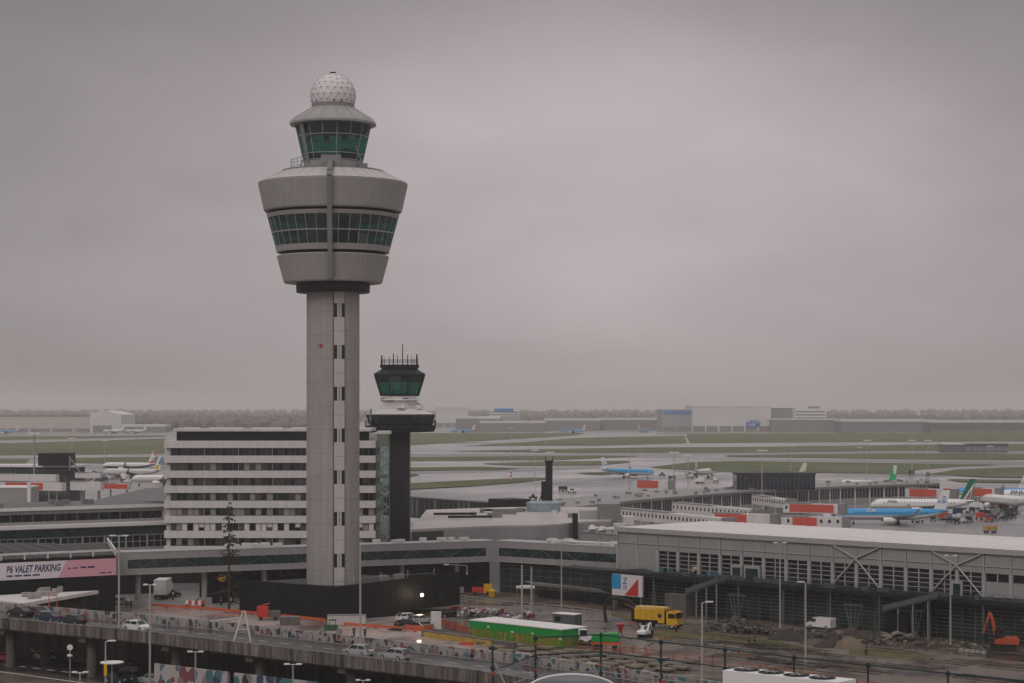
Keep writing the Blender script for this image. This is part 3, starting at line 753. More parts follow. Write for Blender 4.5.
for i in range(24):
    a=PI/8+2*PI*i/24; k=1/math.cos(((a-PI/8)%(PI/4))-PI/8)
    b.tube((vx(400)+math.cos(a)*30.7*VY/F*k,VC[1]+math.sin(a)*30.7*VY/F*k,vz(425.5)),(vx(400)+math.cos(a)*33.7*VY/F*k,VC[1]+math.sin(a)*33.7*VY/F*k,vz(415)),.07,.07,4)
    b.tube((vx(400)+math.cos(a)*35*VY/F*k,VC[1]+math.sin(a)*35*VY/F*k,vz(425.5)),(vx(400)+math.cos(a)*35*VY/F*k,VC[1]+math.sin(a)*35*VY/F*k,vz(421)),.05,.05,4)
for y in (421,423): b.lathe([(35*VY/F/math.cos(PI/8)-.06,vz(y)),(35*VY/F/math.cos(PI/8)+.06,vz(y)),(35*VY/F/math.cos(PI/8)+.06,vz(y)+.1),(35*VY/F/math.cos(PI/8)-.06,vz(y)+.1)],8,(vx(400),VC[1]),PI/8,close=True)
b.build('balcony_rail',darkmetal,V)
vring('platform_roof',offwhite,[(33,414.8),(33.5,414),(24,410.8),(21,409),(21,405.5),(10,405.2)],cx=400)
vring('neck',whitepaint,[(17,405.2),(17,396.5)],cx=399.5)
vring('upper_deck',whitepaint,[(19,400.4),(20.5,400.2),(20.5,399.2),(17.1,399)],cx=399.5)
b=MB().use(darkmetal)
for i in range(8):
    a=R.uniform(PI,2*PI); r=R.uniform(17.3,18)*VY/F*1.06; b.box((vx(399.5)+math.cos(a)*r,VC[1]+math.sin(a)*r,vz(R.uniform(398,408))),(R.uniform(.3,1.6),.5,R.uniform(.2,.8)),a+PI/2)
b.use(whitepaint)
for i in range(4):
    a=R.uniform(PI,2*PI); r=R.uniform(20,27)*VY/F; b.box((vx(399.5)+math.cos(a)*r,VC[1]+math.sin(a)*r,vz(408)+.3),(R.uniform(.6,1.8),.8,R.uniform(.4,1.0)),a)
build_parts(b,'roof_plant',None,V)
gl=MB().lathe([(hw*VY/F/math.cos(PI/8),vz(y)) for hw,y in ((18.3,396),(24.6,375))],8,(vx(399),VC[1]),PI/8); gl.f=[f for f in gl.f if len(f)==4]; gl.m=gl.m[:len(gl.f)]
CG=gl.build('cab_glazing',tealglass,V)
b=MB()
for i in range(24):
    a=PI/8+2*PI*i/24; k=1/math.cos(((a-PI/8)%(PI/4))-PI/8); t=.2 if i%3==0 else .06
    y0=396 if i%3==0 else 381.5
    f0=18.4+(24.7-18.4)*(396-y0)/21
    b.tube((vx(399)+math.cos(a)*f0*VY/F*k,VC[1]+math.sin(a)*f0*VY/F*k,vz(y0)),(vx(399)+math.cos(a)*24.7*VY/F*k,VC[1]+math.sin(a)*24.7*VY/F*k,vz(375)),t,t,4)
b.build('mullion',darkmetal,CG)
vring('cab_floor',inside,[(1,396),(18.2,396),(18.7,394),(1,394)])
vring('cab_ceiling',inside,[(1,382),(22.0,382),(24.2,375),(1,375)])
vring('cab_roof',darkmetal,[(24.8,376),(25.3,374.6),(25.3,373.6),(18,369.2),(18,366.4),(10,366.2)])
vring('roof_deck',darkmetal,[(19.2,367.6),(19.4,364.6),(18.8,364.5),(18.8,366)])
b=MB()
for px,top,r in ((380.7,355,.16),(384,357,.06),(389,356,.06),(392.5,353.5,.1),(396.5,355,.06),(402.6,344,.09),(407.5,355,.09),(411.5,356,.06),(416.5,354,.16),(414,358,.06)):
    y=VC[1]+R.uniform(-3.5,1.5)*(0.4 if px in (380.7,416.5) else 1); b.tube((vx(px),y,vz(367)),(vx(px),y,vz(top)),r*1.5,r*1.1,6)
for y in (362,360):
    r=18.8*VY/F/math.cos(PI/8); b.lathe([(r-.05,vz(y)),(r+.05,vz(y)),(r+.05,vz(y)+.08),(r-.05,vz(y)+.08)],8,(vx(399),VC[1]),PI/8,close=True)
build_parts(b,'antenna_mast',darkmetal,V)
MB().bx(vx(366),vx(374),VY-1,VY+3,vz(430),vz(428)).tube((vx(366),VY-1,vz(428)),(vx(366),VY-1,vz(412)),.1).tube((vx(371),VY-1,vz(428)),(vx(371),VY-1,vz(409)),.25).build('side_platform',greymetal,V)
# ------------------------------------------------------------------ long hall on the right
H=Fr((20.2,382.0),(1,-1)); HL=112
HA=thing('departure_hall','long grey clad airport hall with pale roof, X braces and rows of dark windows','terminal building',(20.2,382,0))
b=MB().use(hallgrey).fb(H,0,10,-28,0,7.0,14.3)
b.fb(H,10,HL,-28,-.35,7.0,11.0).fb(H,10,HL,-28,0,11.0,14.3)
b.use(hallgrey2)
for i in range(22):
    t=i*5.0
    b.fb(H,t-.10,t+.10,0,.08,11.05,14.25)
    b.fb(H,t-.32,t+.32,-.34,.12,7.05,11.02)
b.fb(H,0,HL,0,.10,12.05,12.2)
b.use(seam)
for i in range(22): b.fb(H,i*5.0-.05+.14,i*5.0+.19,0,.02,11.0,14.2)
b.fb(H,0,HL,0,.03,11.95,12.05)
b.use(hallgrey).fb(H,80.35,84.65,-.34,0,7.1,9.6).fb(H,85.35,109.6,-.34,-.02,7.1,9.6)
b.build('wall',None,HA)
MB().use(roofpale).fb(H,-.3,HL+.3,-28.3,.35,14.3,15.0).build('roof',None,HA)
b=MB().use(roofpale)
for i in range(45): b.fb(H,i*2.5+.2,i*2.5+.28,-28.2,.3,15.0,15.07)
b.build('roof_seam',None,HA)
b=MB().use(hallgrey2).fb(H,-.35,HL,.36,.42,14.15,15.06); b.build('roof_edge',None,HA)
for i in range(2,16):
    t=i*5.0
    W=MB().use(pane_dk).fb(H,t+.33,t+4.67,-.34,-.25,7.1,11.0).build('window',None,HA)
    b=MB().use(frame_lt).fb(H,t+2.42,t+2.58,-.25,-.05,7.1,11.0)
    for k in range(1,5): b.fb(H,t+.33,t+4.67,-.25,-.12,7.1+k*.78,7.1+k*.78+.11)
    b.build('frame',None,W)
    if R.random()<.5:
        bl=MB().use(R.choice([mat('teal lower pane',(.02,.16,.22),.4),pane_bl,pane_dk])); 
        for k in range(3): bl.box(H.p(t+R.uniform(.8,4),-.235,7.5),(.9,.04,.7),H.rz)
        build_parts(bl,'lower_pane',None,W)
for t in (80,85,90):
    W=MB().use(pane_dk).fb(H,t+.33,t+4.67,-.34,-.25,9.7,10.9).build('window',None,HA); MB().use(frame_lt).fb(H,t+2.42,t+2.58,-.25,-.05,9.6,10.95).build('frame',None,W)
for c in (55,75,95):
    b=MB()
    for d,z in ((-5,7.1),(5,7.1),(-4.6,14.0),(4.6,14.0)):
        b.tube(H.p(c,.28,12.0),H.p(c+d,.28,z),.15,.15,6)
    b.box(H.p(c,.28,12),(.7,.2,.7),H.rz)
    b.build('brace',hallgrey2,HA)
for t,w_ in ((74.2,2.0),(28,2.4),(31,3.4)):
    D_=MB().use(hallgrey2).fb(H,t,t+w_,.05,.5,7.06,9.4).build('entrance_box',None,HA); MB().use(pane_gr).fb(H,t+.3,t+w_-.3,.5,.54,7.1,9.0).build('door',None,D_)
# green glass lower storey
b=MB().use(pane_gr2).fb(H,.5,HL,-20,1.0,0,6.3); b.build('lower_storey',None,HA)
b=MB().use(frame_gr)
for i in range(46): b.fb(H,.6+i*2.45,.6+i*2.45+(.3 if i%4==0 else .12),1.0,1.14,0,6.3)
for k in range(9): b.fb(H,.5,HL,1.0,1.08,.7+k*.62,.7+k*.62+.14)
b.use(pane_dk)
for i in range(0,46): 
    if R.random()<.35: b.fb(H,.9+i*2.45,2.9+i*2.45,1.02,1.05,R.choice([0,2.5,4]),R.choice([5,6.2]))
b.build('louvre_frame',None,HA)
b=MB().use(darkmetal).fb(H,-12,HL,-.36,4.0,6.3,7.0).fb(H,-12,0,-.36,-1.0,5.6,6.3)
TE=b.build('terrace',None,HA)
b=MB().use(frame_gr)
for i in range(62): t=-12+i*2.0; b.tube(H.p(t,3.9,7),H.p(t,3.9,8.05),.05,.05,4)
for z in (8.05,7.6): b.tube(H.p(-12,3.9,z),H.p(HL,3.9,z),.04,.04,4)
for i in range(40):
    t=R.uniform(6,HL); b.box(H.p(t,3.4,7.35),(R.uniform(.8,2.5),.5,R.uniform(.5,.9)),H.rz)
b.build('terrace_rail',None,TE)
b=MB()
for i in range(11): t=2+i*10.0; b.tube(H.p(t,3.4,0),H.p(t,3.4,6.3),.2,.2,8)
build_parts(b,'column',frame_gr,HA)
for t1,t0 in ((29.7,22.3),(74.0,64.8)):
    s_=thing('external_stair', 'covered metal stair dropping from terrace to %s'%('dark box left of grey hall windows' if t1<40 else 'dark hut right of white van'),'stair',H.p(t0,5,0),0,'covered stairs along the hall')
    b=MB().use(greymetal)
    b.use(frame_gr)
    for oo in (4.1,6.4):
        b.hexa([H.p(t0,oo,4.2),H.p(t1,oo,6.8),H.p(t1,oo+.15,6.8),H.p(t0,oo+.15,4.2)],[H.p(t0,oo,5.1),H.p(t1,oo,7.6),H.p(t1,oo+.15,7.6),H.p(t0,oo+.15,5.1)])
    b.hexa([H.p(t0,4.27,4.0),H.p(t1,4.27,6.6),H.p(t1,6.38,6.6),H.p(t0,6.38,4.0)],[H.p(t0,4.27,4.3),H.p(t1,4.27,6.95),H.p(t1,6.38,6.95),H.p(t0,6.38,4.3)])
    b.build('flight',None,s_)
    b=MB().use(greymetal)
    for k in range(3):
        t=t0+(t1-t0)*(k+1)/3.2; b.tube(H.p(t,6.2,0),H.p(t,6.2,4.1+2.4*(k+1)/3.2),.15,.15,6)
    build_parts(b,'post',None,s_)
    MB().use(viaconc2 if t1<40 else blackmetal).fb(H,*((t0-5,t0-.1) if t1<40 else (t0+.4,t0+4.6)),4.35,6.3,0,3.9).build('base_hut',None,s_)
for i,t in enumerate((33,58,70,92)):
    o=thing('support_tree',['branched white steel support left of the white van','branched steel support right of the white van by the glass','branched steel support beside the dark hut','branched steel support behind the orange excavator'][i],'steel support',H.p(t,5.2,0),0,'branched supports under the terrace')
    b=MB()
    for d in (-1.6,-.6,.6,1.6): b.tube(H.p(t+d*.3,5.2,0),H.p(t+d,5.2,4.6),.12,.09,5)
    b.tube(H.p(t-2,5.2,4.6),H.p(t+2,5.2,4.6),.12,.12,5); b.tube(H.p(t-1.2,5.2,2.5),H.p(t+1.2,5.2,2.5),.08,.08,5)
    b.build('strut',frame_gr,o); MB().box(H.p(t,5.2,.4),(1.5,1.0,.8),H.rz).build('footing',viaconc2,o)
# billboard
tb=H.t(612,4.6); te=H.t(642,4.6)
B=thing('billboard','square advertising board with blue panel, dark letter shapes and red triangle on grey hall','billboard',H.p(tb,4.6,0))
Yb=H.p((tb+te)/2,4.6,0)[1]; zt=HC-(575-HZ)*Yb/F; zb=HC-(596-HZ)*Yb/F; wdt=te-tb
MB().use(signwhite).fb(H,tb,te,4.2,4.6,zb,zt).build('board',None,B)
b=MB().use(mat('sign blue',(.02,.26,.52),.5,var=.05)).fb(H,tb,tb+wdt*.30,4.6,4.62,zb+1.2,zt).build('blue_panel',None,B)
b=MB().add([H.p(tb+wdt*.42,4.62,zb+.1),H.p(te-wdt*.12,4.62,zb+.1),H.p(te-wdt*.12,4.62,zt-.5),H.p(tb+wdt*.42,4.605,zb+.1),H.p(te-wdt*.12,4.605,zb+.1),H.p(te-wdt*.12,4.605,zt-.5)],[(0,1,2),(3,5,4),(0,2,5,3),(1,0,3,4),(2,1,4,5)]).build('red_triangle',redm,B)
text('Z',1.75,navym,B,(0,0,0),(0,0,0)).name='lettering'
le=[c for c in bpy.data.objects if c.parent is B and c.name.startswith('lettering')][-1]
p=H.p(tb+wdt*.36,4.63,zt-1.7); le.location=(p[0]-B.location[0],p[1]-B.location[1],p[2]); le.rotation_euler=(PI/2,0,H.rz)
n_=text('N',1.2,navym,B,(0,0,0),(PI/2,PI/2*.0,H.rz)); p=H.p(tb+wdt*.38,4.63,zt-2.75); n_.location=(p[0]-B.location[0],p[1]-B.location[1],p[2])
b=MB()
for t in (tb+.4,te-.4): b.tube(H.p(t,4.4,0),H.p(t,4.4,zb),.12,.12,6)
b.build('post',greymetal,B)
# row of slatted shelters in front of the annex
SH=thing('entrance_canopy','long low slatted canopy in front of the green glass annex','canopy',gp(535,594))
fa=Fr(g2(535,597),tuple(g2(612,606)[i]-g2(535,597)[i] for i in (0,1)))
LA=math.dist(g2(535,597),g2(612,606))
b=MB().use(offwhite)
for i in range(int(LA/.8)): b.box(fa.p(i*.8+.2,1.0,2.75),(.45,3.2,.08),fa.rz,rx=-.35)
b.build('slat',None,SH)
b=MB().use(darkmetal).fb(fa,0,LA,-.4,-.2,2.9,3.1).fb(fa,0,LA,2.2,2.4,1.9,2.1)
for i in range(8): b.tube(fa.p(i*LA/7,0,0),fa.p(i*LA/7,0,2.9),.1,.1,5)
b.fb(fa,0,LA,-.8,-.6,0,1.6)
b.build('frame',None,SH)

# ------------------------------------------------------------------ flat roofed block behind the corridor
RB=thing('low_terminal_block','wide low block with tan flat roof behind the corridor corner','terminal building',(0,440,0))
poly=[(-21,415.5),(-2.8,428),(5,429),(10,433),(14,440),(22,447),(26,470),(25,505),(0,505),(-21,492)]
MB().use(hallgrey).prism(poly,0,12.1).build('wall',None,RB)
b=MB().use(rooftan).prism(poly,12.1,12.5); b.build('roof',None,RB)
b=MB().use(greymetal)
for i in range(10):
    x,y=R.uniform(-14,22),R.uniform(455,495); b.box((x,y,12.5+.5),(R.uniform(1,4),R.uniform(1,3),R.uniform(.6,1.4)))
b.use(darkmetal)
for (px,py) in ((455,516),(470,519),(505,512)):
    x,y=g2(px,py,12.5); b.tube((x-5,y,13),(x+5,y+1,13),.3,.3,6)
b.use(offwhite)
for i in range(5): b.tube((10+i*2.6,472+i,12.5),(10+i*2.6,472+i,13.4),.8,.7,10)
build_parts(b,'roof_plant',None,RB)
b=MB().use(seam)
f3=Fr(poly[0],(poly[1][0]-poly[0][0],poly[1][1]-poly[0][1])); b.fb(f3,.2,8,0,.05,8,11.9)
b.build('dark_bay',None,RB)
x,y=g2(540,521,12.5); x,y=15.2,436
CHM=MB().bx(13.2,14.4,437.0,438.4,6,14.6).build('duct_riser',darkmetal,RB)
LB=thing('flat_roof_annex','small grey annex with rooftop pipes left of the long hall','terminal building',(24,420,0))
MB().use(hallgrey).prism([(14.5,425),(26,408),(40,420),(27,437)],0,11.2).build('wall',None,LB)
MB().use(roofgrey).prism([(14.4,425),(26,407.8),(40.2,420),(27,437.2)],11.2,11.5).build('roof',None,LB)
b=MB().use(offwhite)
for i in range(7): b.tube((17+i*2.0,424-i*1.6+R.uniform(-1,1),11.5),(17+i*2,424-i*1.6,12.4),.9,.8,10)
b.tube((17,424,12.2),(29,412,12.2),.35,.35,8); b.box((22.5,419.5,12.5),(2.2,1.6,2.0),.3)
b.use(pane_dk).box((26,413,12.0),(5,1.5,1.0),-.7)
build_parts(b,'roof_plant',None,LB)
CP=thing('plant_room','grey plant room on the roof behind the left corner of the long hall','plant room',(22,455,12.4))
b=MB().use(greymetal).bx(19.5,24.5,450,458,12.4,16.0).use(hallgrey2).bx(15.5,19.45,452,458,12.4,14.4); b.build('wall',None,CP)
MB().use(offwhite).bx(24.8,27.2,446,450,11.5,13.4).build('ventilation_box',None,CP)
# dark mast on the roof
YM=492; 
M_=thing('dark_mast','dark lattice-clad mast rising from the tan roof','mast',(at(549,510,YM)[0],YM,12.5))
xm=M_.location.x
MB().bx(xm-.85,xm+.85,YM-.85,YM+.85,12.5,HC-(461-HZ)*YM/F).use(darkmetal).build('shaft',teal_post,M_)
b=MB().bx(xm-1.1,xm+1.1,YM-1.1,YM+1.1,24.3,24.6).tube((xm-.8,YM,24.6),(xm-.8,YM,25.6),.1).tube((xm+.8,YM,24.6),(xm+.8,YM,25.4),.12).bx(xm-1.9,xm-.86,YM-.7,YM+.7,12.5,19.5)
b.tube((xm-3.4,YM-2,12.5),(xm-1,YM-.5,18),.15); b.build('head_frame',darkmetal,M_)
TK=thing('roof_tank','pale blue round tank at the foot of the dark mast','tank',(xm-1.5,YM-6,12.5))
MB().lathe([(4.1,12.5),(4.2,14.6),(3.2,14.9)],18,(xm-1.5,YM-7)).build('tank_body',mat('pale blue tank',(.25,.31,.34),.5),TK)
# dark glass walkway behind
WK=thing('dark_glass_walkway','dark glass elevated walkway ending in a black box behind the old tower','walkway',(-20,600,0))
fw=Fr((at(380,505,640)[0],640),(at(490,498,590)[0]-at(380,505,640)[0],590-640)); LW=math.dist((at(380,505,640)[0],640),(at(490,498,590)[0],590))
b=MB().use(darkmetal).fb(fw,-20,LW,-6,0,3.0,9.3); b.use(roofgrey).fb(fw,-20,LW,-6.2,.2,9.3,9.7); b.build('walkway_body',None,WK)
b=MB().use(frame_gr)
for i in range(30): t=-18+i*2.6; b.fb(fw,t,t+R.choice([.2,.2,1.6]),0,.08,3.4,9.0)
b.build('mullion',None,WK)
MB().use(blackmetal).fb(fw,LW,LW+9,-8,.6,2.5,10.6).build('end_box',None,WK)

# ------------------------------------------------------------------ airside pier (curved)
PZ=7.0
far=[(380,513),(470,506),(518,502.5),(640,491),(740,486.6),(840,482),(938,479.2)]
near=[(380,530),(470,519),(560,508.6),(640,499.5),(740,491.6),(840,486.2),(940,483.0)]
PI_=thing('airside_pier','long curved grey pier with pale flat roof and dark windows beyond the long hall','terminal pier',(60,690,0))
fp=[g2(x,y,PZ) for x,y in far]; np_=[g2(x,y,PZ) for x,y in near]
b=MB().use(roofgrey)
for i in range(2,6): b.prism([np_[i],np_[i+1],fp[i+1],fp[i]],PZ-.7,PZ)
b.build('roof',None,PI_)
def ins(p,q,k): return (p[0]+(q[0]-p[0])*k,p[1]+(q[1]-p[1])*k)
n2=[ins(a,c,.04) for a,c in zip(np_,fp)]; f2_=[ins(a,c,.96) for a,c in zip(np_,fp)]
b=MB().use(hallgrey)
for i in range(2,6): b.prism([n2[i],n2[i+1],f2_[i+1],f2_[i]],0,PZ-.7)
b.build('wall',None,PI_)
b=MB().use(pane_dk); c=MB().use(offwhite)
for i in range(2,6):
    fr=Fr(n2[i],(n2[i+1][0]-n2[i][0],n2[i+1][1]-n2[i][1])); Ln=math.dist(n2[i],n2[i+1]); k=max(1,int(Ln/7))
    for j in range(k):
        a,e_=Ln*j/k,Ln*(j+1)/k
        b.fb(fr,a+.4,e_-.4,0,.05,2.2,PZ-1.2); c.fb(fr,a-.3,a+.3,0,.3,0,PZ-.75)
        for q in range(1,4): c.fb(fr,a+.4+(e_-a-.8)*q/4-.06,a+.4+(e_-a-.8)*q/4+.06,.05,.12,2.2,PZ-1.2)
build_parts(b,'window',None,PI_); build_parts(c,'pilaster',None,PI_)
b=MB().use(greymetal)
for i in range(60):
    k=R.uniform(2.05,5.9); i0=int(k); a=ins(np_[i0],np_[i0+1],k-i0); c_=ins(fp[i0],fp[i0+1],k-i0); p=ins(a,c_,R.uniform(.1,.9))
    b.box((p[0],p[1],PZ+.5),(R.uniform(.5,1.8),R.uniform(.5,1.4),R.uniform(.4,.9)),R.uniform(0,1))
for i in range(12):
    p=ins(fp[2+i//3],fp[3+i//3],(i%3)/3); b.tube((p[0],p[1],PZ),(p[0],p[1],PZ+1.2),.08,.08,4)
build_parts(b,'roof_plant',None,PI_)
PCB=thing('rooftop_lounge','dark glass box standing on the pier roof','rooftop lounge',at(776,484,735))
x0,x1=at(736,0,735)[0],at(816,0,735)[0]
MB().use(pane_bl).bx(x0+.3,x1-.3,735.3,748,PZ,12.6).build('wall',None,PCB); MB().use(darkmetal).bx(x0,x1,735,748.3,12.6,13.1).build('roof',None,PCB)
b=MB().use(frame_gr)
for i in range(20): x=x0+.3+(x1-x0-.6)*i/19; b.bx(x-.07,x+.07,735.2,735.3,PZ,12.6)
b.build('mullion',None,PCB)
b=MB()
for i in range(10): b.bx(x0+i*2.8,x0+i*2.8+R.uniform(.5,2),738,740,13.1,13.1+R.uniform(.3,1.2))
build_parts(b,'roof_plant',greymetal,PCB)

# ------------------------------------------------------------------ jet bridges
jbl=['cream jet bridge with square dark windows left of the hall roof','cream jet bridge with dark portholes just above the pale hall roof','jet bridge with a long red advert under the dark rooftop lounge','jet bridge with a short red advert beside the blue tailed plane nose','jet bridge with red advert peeping over the pale hall roof',
 'jet bridge with red advert beside the taxiing light blue plane','short cream jet bridge under the dark rooftop lounge windows','jet bridge with red side seen above the white green striped plane','jet bridge with red side near the right edge']
def jetbridge(i,p0,p1,zb,h,wd,red=None,win=True,label=None,cabin=True):
    fr=Fr(p0,(p1[0]-p0[0],p1[1]-p0[1])); Ln=math.dist(p0,p1)
    j=thing('jet_bridge',label or jbl[i],'jet bridge',(p0[0],p0[1],0),0,'passenger jet bridges')
    MB().use(offwhite).fb(fr,0,Ln,-wd,0,zb,zb+h).use(greymetal).fb(fr,-.2,Ln*.5,-wd-.1,.1,zb+h,zb+h+.25).build('tunnel',None,j)
    if red: MB().use(redad).fb(fr,Ln*red[0],Ln*red[1],0,.06,zb+.25,zb+h-.15).build('advert',None,j)
    if win:
        b=MB().use(pane_dk); n=max(2,int(Ln/2.2))
        for k in range(n):
            t=Ln*(k+.5)/n
            if red and red[0]*Ln-.5<t<red[1]*Ln+.5: continue
            b.fb(fr,t-.35,t+.35,0,.05,zb+h*.42,zb+h*.75)
        if b.v: b.build('window',None,j)
    b=MB().use(greymetal)
    for t in (Ln*.3,Ln*.9): 
        p=fr.p(t,-wd/2,0); b.tube(p,(p[0],p[1],zb),.3,.3,6); b.box((p[0],p[1],.5),(2.4,1.2,1.0),fr.rz)
    build_parts(b,'leg',None,j)
    if cabin: MB().use(greymetal).fb(fr,Ln,Ln+2.2,-wd-.3,.3,zb-.2,zb+h+.2).build('cabin',None,j)
    return j
def ax(px,Y): return (at(px,0,Y)[0],Y)
jetbridge(0,ax(618,610),ax(722,556),3.6,3.1,3)
jetbridge(1,ax(672,640),ax(752,600),3.8,3.1,3)
jetbridge(2,ax(783,632),ax(838,625),4.2,2.9,3,(.12,.92))
jetbridge(3,ax(776,585),ax(842,580),2.7,2.9,3,(.25,.62))
jetbridge(4,ax(712,578),ax(770,570),4.0,3.0,3,(.05,.6),False)
jetbridge(5,ax(633,875),ax(668,868),1.6,3.6,3,(.12,.72),False)
jetbridge(6,ax(752,690),ax(786,660),4.0,3.0,3)
jetbridge(7,ax(905,742),ax(950,732),4.0,3.2,3,(.1,.7),False)
jetbridge(8,ax(966,742),ax(995,736),4.2,3.2,3,(.1,.9),False)

# ------------------------------------------------------------------ aircraft
def plane(name,label,L,loc,hd,scheme,group='airliners parked and taxiing',fin=None,lettering=None,r=None):
    t=thing(name,label,'airliner',loc,hd,group)
    r=r or L*.054; zc=r+1.5
    top,bot,belly=scheme['top'],scheme['bot'],scheme.get('belly',scheme['bot'])
    N_=18
    secs=[(.5,.02,-.35),(.49,.32,-.28),(.47,.62,-.15),(.44,.86,-.04),(.40,.98,0),(.36,1,0),(-.18,1,0),(-.28,.88,.12),(-.38,.62,.34),(-.46,.33,.56),(-.5,.1,.68)]
    b=MB(); vs=[]
    for x,k,dz in secs:
        for i in range(N_):
            a=2*PI*i/N_+PI/N_; vs.append((x*L,math.cos(a)*r*k,zc+dz*r+math.sin(a)*r*k))
    for mm in (top,bot,belly):
        b.use(mm)
    base=len(b.v); b.v+=vs
    for j in range(len(secs)-1):
        for i in range(N_):
            q=(j*N_+i,j*N_+(i+1)%N_,(j+1)*N_+(i+1)%N_,(j+1)*N_+i)
            a=math.degrees(2*PI*(i+.5)/N_+PI/N_); sn=math.sin(math.radians(a))
            mm=top if sn>scheme.get('lo',0.0) else (bot if sn>-.62 else belly)
            b.cur=b.mats.index(mm); b.f.append(list(q)); b.m.append(b.cur)
    fu=b.build('fuselage',None,None,True); fu.parent=t
    # windows
    b=MB()
    for s in (-1,1):
        n=int(L*.72/1.0)
        for i in range(n):
            x=-L*.30+i*1.0; zz=zc+r*.30; yy=s*r*.957; b.bx(x-.16,x+.16,yy-.03,yy+.03,zz-.2,zz+.2)
    b.add([(L*.472,-.35*r,zc+.40*r),(L*.472,.35*r,zc+.40*r),(L*.448,.55*r,zc+.66*r),(L*.448,-.55*r,zc+.66*r)],[(0,1,2,3)])
    o=b.build('cabin_window',pane_dk); o.parent=t
    wm_=scheme.get('wing',greymetal)
    for s in (-1,1):
        b=MB(); z0=zc-r*.55
        b.hexa([(L*.09,s*r*.8,z0-.25),(-L*.10,s*r*.8,z0-.25),(-L*.17,s*L*.46,z0+1.5),(-L*.125,s*L*.46,z0+1.5)],[(L*.09,s*r*.8,z0+.35),(-L*.10,s*r*.8,z0+.25),(-L*.17,s*L*.46,z0+1.65),(-L*.125,s*L*.46,z0+1.68)])
        b.hexa([(-L*.125,s*L*.46,z0+1.5),(-L*.17,s*L*.46,z0+1.5),(-L*.19,s*L*.47,z0+3.4),(-L*.17,s*L*.47,z0+3.4)],[(-L*.125,s*(L*.46+.15),z0+1.6),(-L*.17,s*(L*.46+.15),z0+1.6),(-L*.19,s*(L*.47+.12),z0+3.4),(-L*.17,s*(L*.47+.12),z0+3.4)])
        o=b.build('wing',wm_); o.parent=t
        b=MB().hexa([(-L*.42,s*r*.3,zc+r*.5),(-L*.49,s*r*.3,zc+r*.5),(-L*.51,s*L*.17,zc+r*.75),(-L*.475,s*L*.17,zc+r*.75)],[(-L*.42,s*r*.3,zc+r*.6),(-L*.49,s*r*.3,zc+r*.58),(-L*.51,s*L*.17,zc+r*.8),(-L*.475,s*L*.17,zc+r*.8)])
        o=b.build('tailplane',wm_); o.parent=t
        b=MB(); er=r*.52; ey=s*L*.155; ez=z0-er*.7
        n=14; prof=[(.9,L*.115),(1.0,L*.10),(1.0,L*.05),(.72,L*.0),(.4,-L*.012)]
        vv=[]
        for k,x in prof:
            for i in range(n): vv.append((x,ey+math.cos(2*PI*i/n)*er*k,ez+math.sin(2*PI*i/n)*er*k))
        ff=[(j*n+i,j*n+(i+1)%n,(j+1)*n+(i+1)%n,(j+1)*n+i) for j in range(4) for i in range(n)]+[tuple(range(4*n,5*n))]
        b.use(scheme.get('eng',whitepaint)).add(vv,ff); b.use(inside).tube((L*.11,ey,ez),(L*.112,ey,ez),er*.85,er*.85,12); b.use(wm_).bx(-L*.02,L*.06,ey-.15,ey+.15,ez+er*.7,z0+.5)
        o=b.build('engine',None,None); o.parent=t
    fh=L*.195
    fin_pts=[(-L*.36,zc+r*.85),(-L*.475,zc+r*.80),(-L*.515,zc+r+fh),(-L*.455,zc+r+fh)]
    b=MB().use(scheme.get('fin',whitepaint))
    b.hexa([(fin_pts[0][0],-.18,fin_pts[0][1]),(fin_pts[1][0],-.18,fin_pts[1][1]),(fin_pts[1][0],.18,fin_pts[1][1]),(fin_pts[0][0],.18,fin_pts[0][1])],
           [(fin_pts[3][0],-.1,fin_pts[3][1]),(fin_pts[2][0],-.1,fin_pts[2][1]),(fin_pts[2][0],.1,fin_pts[2][1]),(fin_pts[3][0],.1,fin_pts[3][1])])
    fo=b.build('tail_fin',None); fo.parent=t
    def fpnt(u,v,s,e=.02):   # u 0 front..1 back, v 0 bottom..1 top
        f0=(fin_pts[0][0]+(fin_pts[3][0]-fin_pts[0][0])*v, fin_pts[0][1]+(fin_pts[3][1]-fin_pts[0][1])*v)
        f1=(fin_pts[1][0]+(fin_pts[2][0]-fin_pts[1][0])*v, fin_pts[1][1]+(fin_pts[2][1]-fin_pts[1][1])*v)
        return (f0[0]+(f1[0]-f0[0])*u, s*(.18-.08*v+e), f0[1]+(f1[1]-f0[1])*u)
    if fin:
        for (mm,uv) in fin:
            b=MB().use(mm)
            for s in (-1,1): b.add([fpnt(u,v,s,.025) for u,v in uv]+[fpnt(u,v,s,.005) for u,v in uv],[tuple(range(len(uv)))]+[tuple(range(2*len(uv)-1,len(uv)-1,-1))]+[(i,(i+1)%len(uv),len(uv)+(i+1)%len(uv),len(uv)+i) for i in range(len(uv))])
            o=b.build('fin_emblem',None); o.parent=fo
    if scheme.get('logo'):
        for s in (-1,1):
            p=fpnt(.95 if s<0 else .10,.30,s,.03)
            n_=text('KLM',1.35,crownblue,fo,p,(PI/2,0,0 if s>0 else PI),bold=.03)
            if s>0: n_.rotation_euler=(PI/2,0,PI)
            else: n_.rotation_euler=(PI/2,0,0)
        b=MB()
        for s in (-1,1):
            for u in (.45,.55,.65): c_=fpnt(u,.60,s,.03); b.box(c_,(.35,.04,.35),0,0,.78)
            a=fpnt(.35,.5,s,.03); c_=fpnt(.75,.5,s,.03); b.box(((a[0]+c_[0])/2,a[1],a[2]),(1.4,.04,.22))
        o=b.build('fin_emblem',crownblue); o.parent=fo
